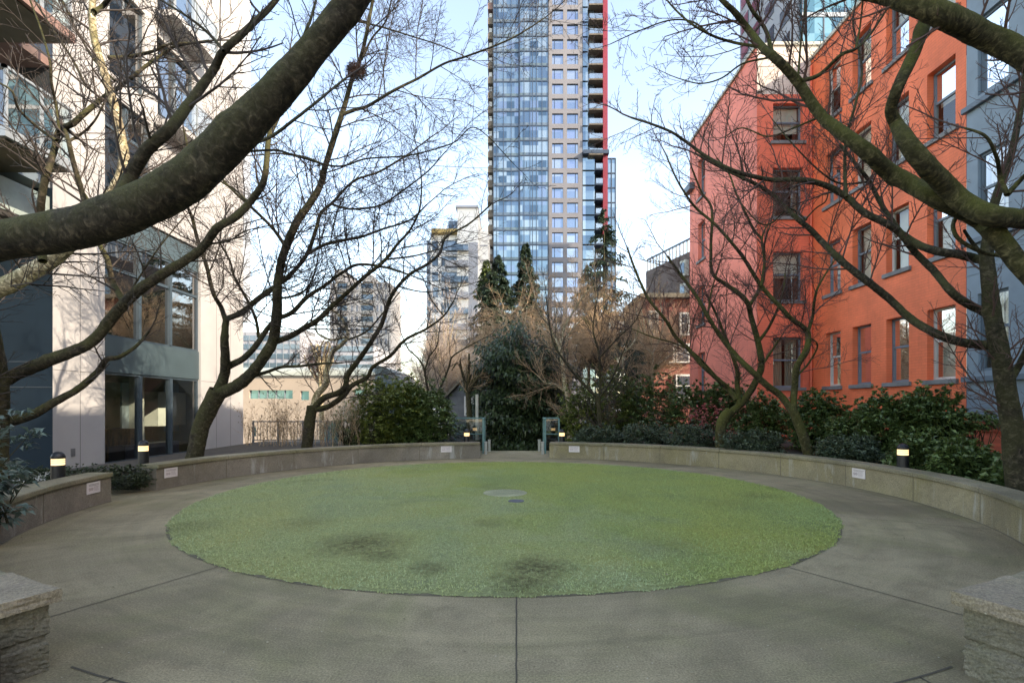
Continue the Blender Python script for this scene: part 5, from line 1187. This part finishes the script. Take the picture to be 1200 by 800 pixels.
# left
shrub('big_bush', 'big rounded green bush behind the far left wall', 'shrub', 462, 16.2, 447, 525, 46, m_rhodo2, 1500, 9, .15, .03)
shrub('big_bush', 'dark side of the evergreen clump left of the walkway gap', 'shrub', 500, 15.9, 455, 527, 34, m_rhodo, 1100, 9, .13, .025)
shrub('small_bush', 'small yellow-green bush at the foot of the big rounded bush', 'shrub', 440, 15.4, 488, 527, 20, m_rhodo2, 260, 8, .09, .02)
shrub('grey_mound', 'low blue-grey mound of foliage left of the far left lamp', 'shrub', 528, 15.7, 505, 525, 18, M_leaf('grey_leaf', (.05, .06, .06), (.10, .12, .12)), 300, 8, .07, .012, stems=False)
shrub('bamboo_grass', 'feathery pale green grass clump between the forked tree and the big bush', 'plant', 410, 15.6, 476, 528, 24, M_leaf('feather_leaf', (.09, .12, .05), (.2, .24, .11), .6, .3), 330, 7, .13, .008)
for px, hw, y0, lab in ((100, 40, 546, 'low clipped hedge below the pale pier on the left'), (40, 36, 549, 'low hedge at the foot of the dark teal wall'), (150, 22, 546, 'end of the low hedge beside the lamp at the gap')):
    shrub('clipped_hedge', lab, 'hedge', px, 9.0, y0, 572, hw, M_leaf('hedge_leaf', (.03, .045, .02), (.07, .09, .035)), 420, 8, .05, .012, stems=False, depth=.3, group='low hedges on the left')
shrub('laurel', 'glossy long leaved shrub cut off by the left edge', 'shrub', -18, 5.6, 478, 610, 42, M_leaf('laurel_leaf', (.07, .11, .09), (.15, .20, .16), .3), 90, 8, .15, .022)
# ivy covered bank closing the walkway
def bigleaf(name, label, cat, box, n, mat, L, W, prof):
    x0, x1, y0, y1, z0, z1 = box; t = thing(name, label, cat, ((x0+x1)/2, (y0+y1)/2, z0))
    u_, w_ = RNG.random(n), RNG.random(n); z = z0+(z1-z0)*w_; hw = prof(w_)
    th = np.pi+RNG.random(n)*np.pi; th[RNG.random(n) < .25] -= np.pi
    z = z0+(z-z0)*(1+.07*np.sin(th*3+1)+.05*np.sin(th*7)+.05*RNG.standard_normal(n)*w_); lum = 1+.13*np.sin(z*3+th*4)+.12*np.sin(z*7+th*3+1)+.06*RNG.standard_normal(n); x = (x0+x1)/2+(x1-x0)/2*hw*lum*np.cos(th)*np.where(RNG.random(n) < .6, 1, RNG.random(n)); y = (y0+y1)/2+(y1-y0)/2*hw*lum*np.sin(th)
    c = np.stack([x, y, z], 1); d = np.stack([np.cos(th), np.sin(th), RNG.normal(-.2, .4, n)], 1)+RNG.normal(0, .4, (n, 3)); d /= np.linalg.norm(d, axis=1, keepdims=True)
    v, f = leaves(c, d, L*RNG.uniform(.6, 1.3, n), W*RNG.uniform(.6, 1.3, n), .4); np_mesh('foliage', v, f, mat, t)
    tube_obj('trunk', [((x0+x1)/2, (y0+y1)/2, z0), ((x0+x1)/2, (y0+y1)/2, z0+(z1-z0)*.85)], [.25, .05], m_bark, t, 8); return t
bigleaf('ivy_thicket', 'dark ivy clad evergreen mass closing the end of the walkway', 'hedge', (X(556, 22), X(664, 22), 20.5, 24.5, -3, Z(402, 22)), 34000, m_dkleaf, .15, .052, lambda w: np.clip(1-np.maximum((w-.78)/.22, 0)**2*.45, .3, 1)*(1+.07*np.sin(w*23)))
mb = MB(); mb.box(X(572, 23.5), X(648, 23.5), 22.6, 24.0, -3, Z(425, 23)); o = mb.build('earth_bank', m_soil); tag(o, kind='structure')
def conifer(label, px, d, top, bot, hw, mat, n=5200, name='fir_tree', gaps=0.0):
    x = X(px, d); zt, zl = Z(top, d), Z(bot, d); W_ = hw/F*d; t = thing(name, label, 'tree', (x, d, -3), 'evergreens beyond the plaza')
    tube_obj('trunk', [(x, d, -3), (x, d, zt-.1)], [.2, .02], m_bark, t, 8)
    nb = int(130*(1-gaps)); cs, ds = [], []
    for i in range(nb):
        s = (i+RNG.random())/nb; z = zt-(zt-zl)*s; a = RNG.random()*6.28; R_ = W_*1.2*(s**.85)*RNG.uniform(.6, 1.15)+.04; m = max(10, int(2.0*n/nb*(.3+1.2*s)))
        q = RNG.random(m)**.7; sw = RNG.normal(0, .10+.13*q, m)
        px_ = x+R_*q*np.cos(a+sw); py_ = d+R_*q*np.sin(a+sw); pz = z+.12*R_*q-.30*R_*q**2+RNG.normal(0, .05, m)
        cs.append(np.stack([px_, py_, pz], 1)); dd = np.stack([np.cos(a+sw*2), np.sin(a+sw*2), np.full(m, -.25)], 1)+RNG.normal(0, .35, (m, 3)); ds.append(dd/np.linalg.norm(dd, axis=1, keepdims=True))
    c = np.concatenate(cs); dd = np.concatenate(ds); v, f = leaves(c, dd, .17*d/27*RNG.uniform(.6, 1.3, len(c)), 0.042*d/27*RNG.uniform(.6, 1.3, len(c)), .3); np_mesh('crown', v, f, mat, t)
conifer('wide dark fir with sunny yellow-green tips in front of the glass tower', 583, 37, 300, 400, 30, m_conif, 8500)
conifer('yellow-green cypress tip, sunlight in its leaf colour, peeking behind the wide dark fir', 570, 38.5, 306, 350, 12, m_conif2, 1600)
conifer('slim pointed dark fir right of the wide one', 616, 38, 286, 390, 23, m_conif, 6500)
conifer('tall ragged dark fir in front of the red finned side of the glass tower', 708, 38, 245, 430, 50, m_conif, 5200, gaps=.35)
conifer('second ragged fir leaning behind the tall ragged one', 690, 41, 310, 430, 34, m_conif, 3800, gaps=.3)
conifer('dark evergreen behind the brown trees, right of the ivy', 652, 24, 405, 520, 26, m_conif, 5000)
conifer('dark evergreen to the right, between ivy and rhododendrons', 735, 26, 380, 520, 55, m_conif, 6500, gaps=.2)

# dry stems on the left
t = thing('dry_shrub', 'dry brown stems with a few shrivelled leaves along the fence on the left', 'shrub', (X(330, 15.6), 15.6, .3)); acc = acc3(); lc = []
for i in range(95):
    px = RNG.uniform(288, 425); d = RNG.uniform(15, 16.2); p0 = np.array((X(px, d), d, .3)); Lh = (Z(RNG.uniform(462, 500), d)-.3)
    grow(acc, p0, unit(np.array((RNG.normal(0, .12), RNG.normal(0, .1), 1))), max(.5, Lh), .008, 1, .05, .8)
for p, r in acc[0]: lc.append(p[-1]); lc.append(p[3])
for p, r in acc[1]: lc += [p[k] for k in (2, 3, 4)]
finish_twigs(acc, m_twigb, t, 'stems'); lc = np.array(lc); lc = lc[RNG.random(len(lc)) < .45]; dd = RNG.normal(0, 1, (len(lc), 3)); dd /= np.linalg.norm(dd, axis=1, keepdims=True)
v, f = leaves(lc, dd, .06*RNG.uniform(.5, 1.4, len(lc)), .016*RNG.uniform(.6, 1.3, len(lc))); np_mesh('dry_leaves', v, f, m_dryleaf, t)

# ---------------------------------------------------------------- light, sky, camera
Ldir = Vector((1, -.5, .63)).normalized()
elev = math.asin(Ldir.z); az = math.atan2(Ldir.x, Ldir.y)
w = bpy.data.worlds.new('World'); sc.world = w; w.use_nodes = True; nt = w.node_tree
sky = nt.nodes.new('ShaderNodeTexSky'); sky.sky_type = 'NISHITA'; sky.sun_disc = False; sky.sun_elevation = elev; sky.sun_rotation = az
sky.air_density = 1.0; sky.dust_density = .9; sky.ozone_density = 1.5; sky.altitude = 30
bg = nt.nodes['Background']; nt.links.new(sky.outputs[0], bg.inputs[0]); bg.inputs[1].default_value = .15
sd = bpy.data.lights.new('sun', 'SUN'); sd.energy = 2.0; sd.angle = R(.5); sd.color = (1, .965, .91)
so = bpy.data.objects.new('sun', sd); COL.objects.link(so); so.location = (30, -15, 30); so.rotation_euler = Ldir.to_track_quat('Z', 'Y').to_euler()
cd = bpy.data.cameras.new('camera'); cam = bpy.data.objects.new('camera', cd); COL.objects.link(cam); sc.camera = cam
cam.location = (0, 0, CAMZ); cam.rotation_euler = (R(90), 0, 0); cd.sensor_width = 36; cd.lens = F/1200*36; cd.shift_y = 75/1200; cd.clip_end = 6000; cd.clip_start = .05
sc.view_settings.view_transform = 'Standard'; sc.view_settings.look = 'None'; sc.view_settings.gamma = 1; sc.view_settings.exposure = 2.2; sc.view_settings.use_white_balance = True; sc.view_settings.white_balance_temperature = 8300; sc.view_settings.white_balance_tint = 14
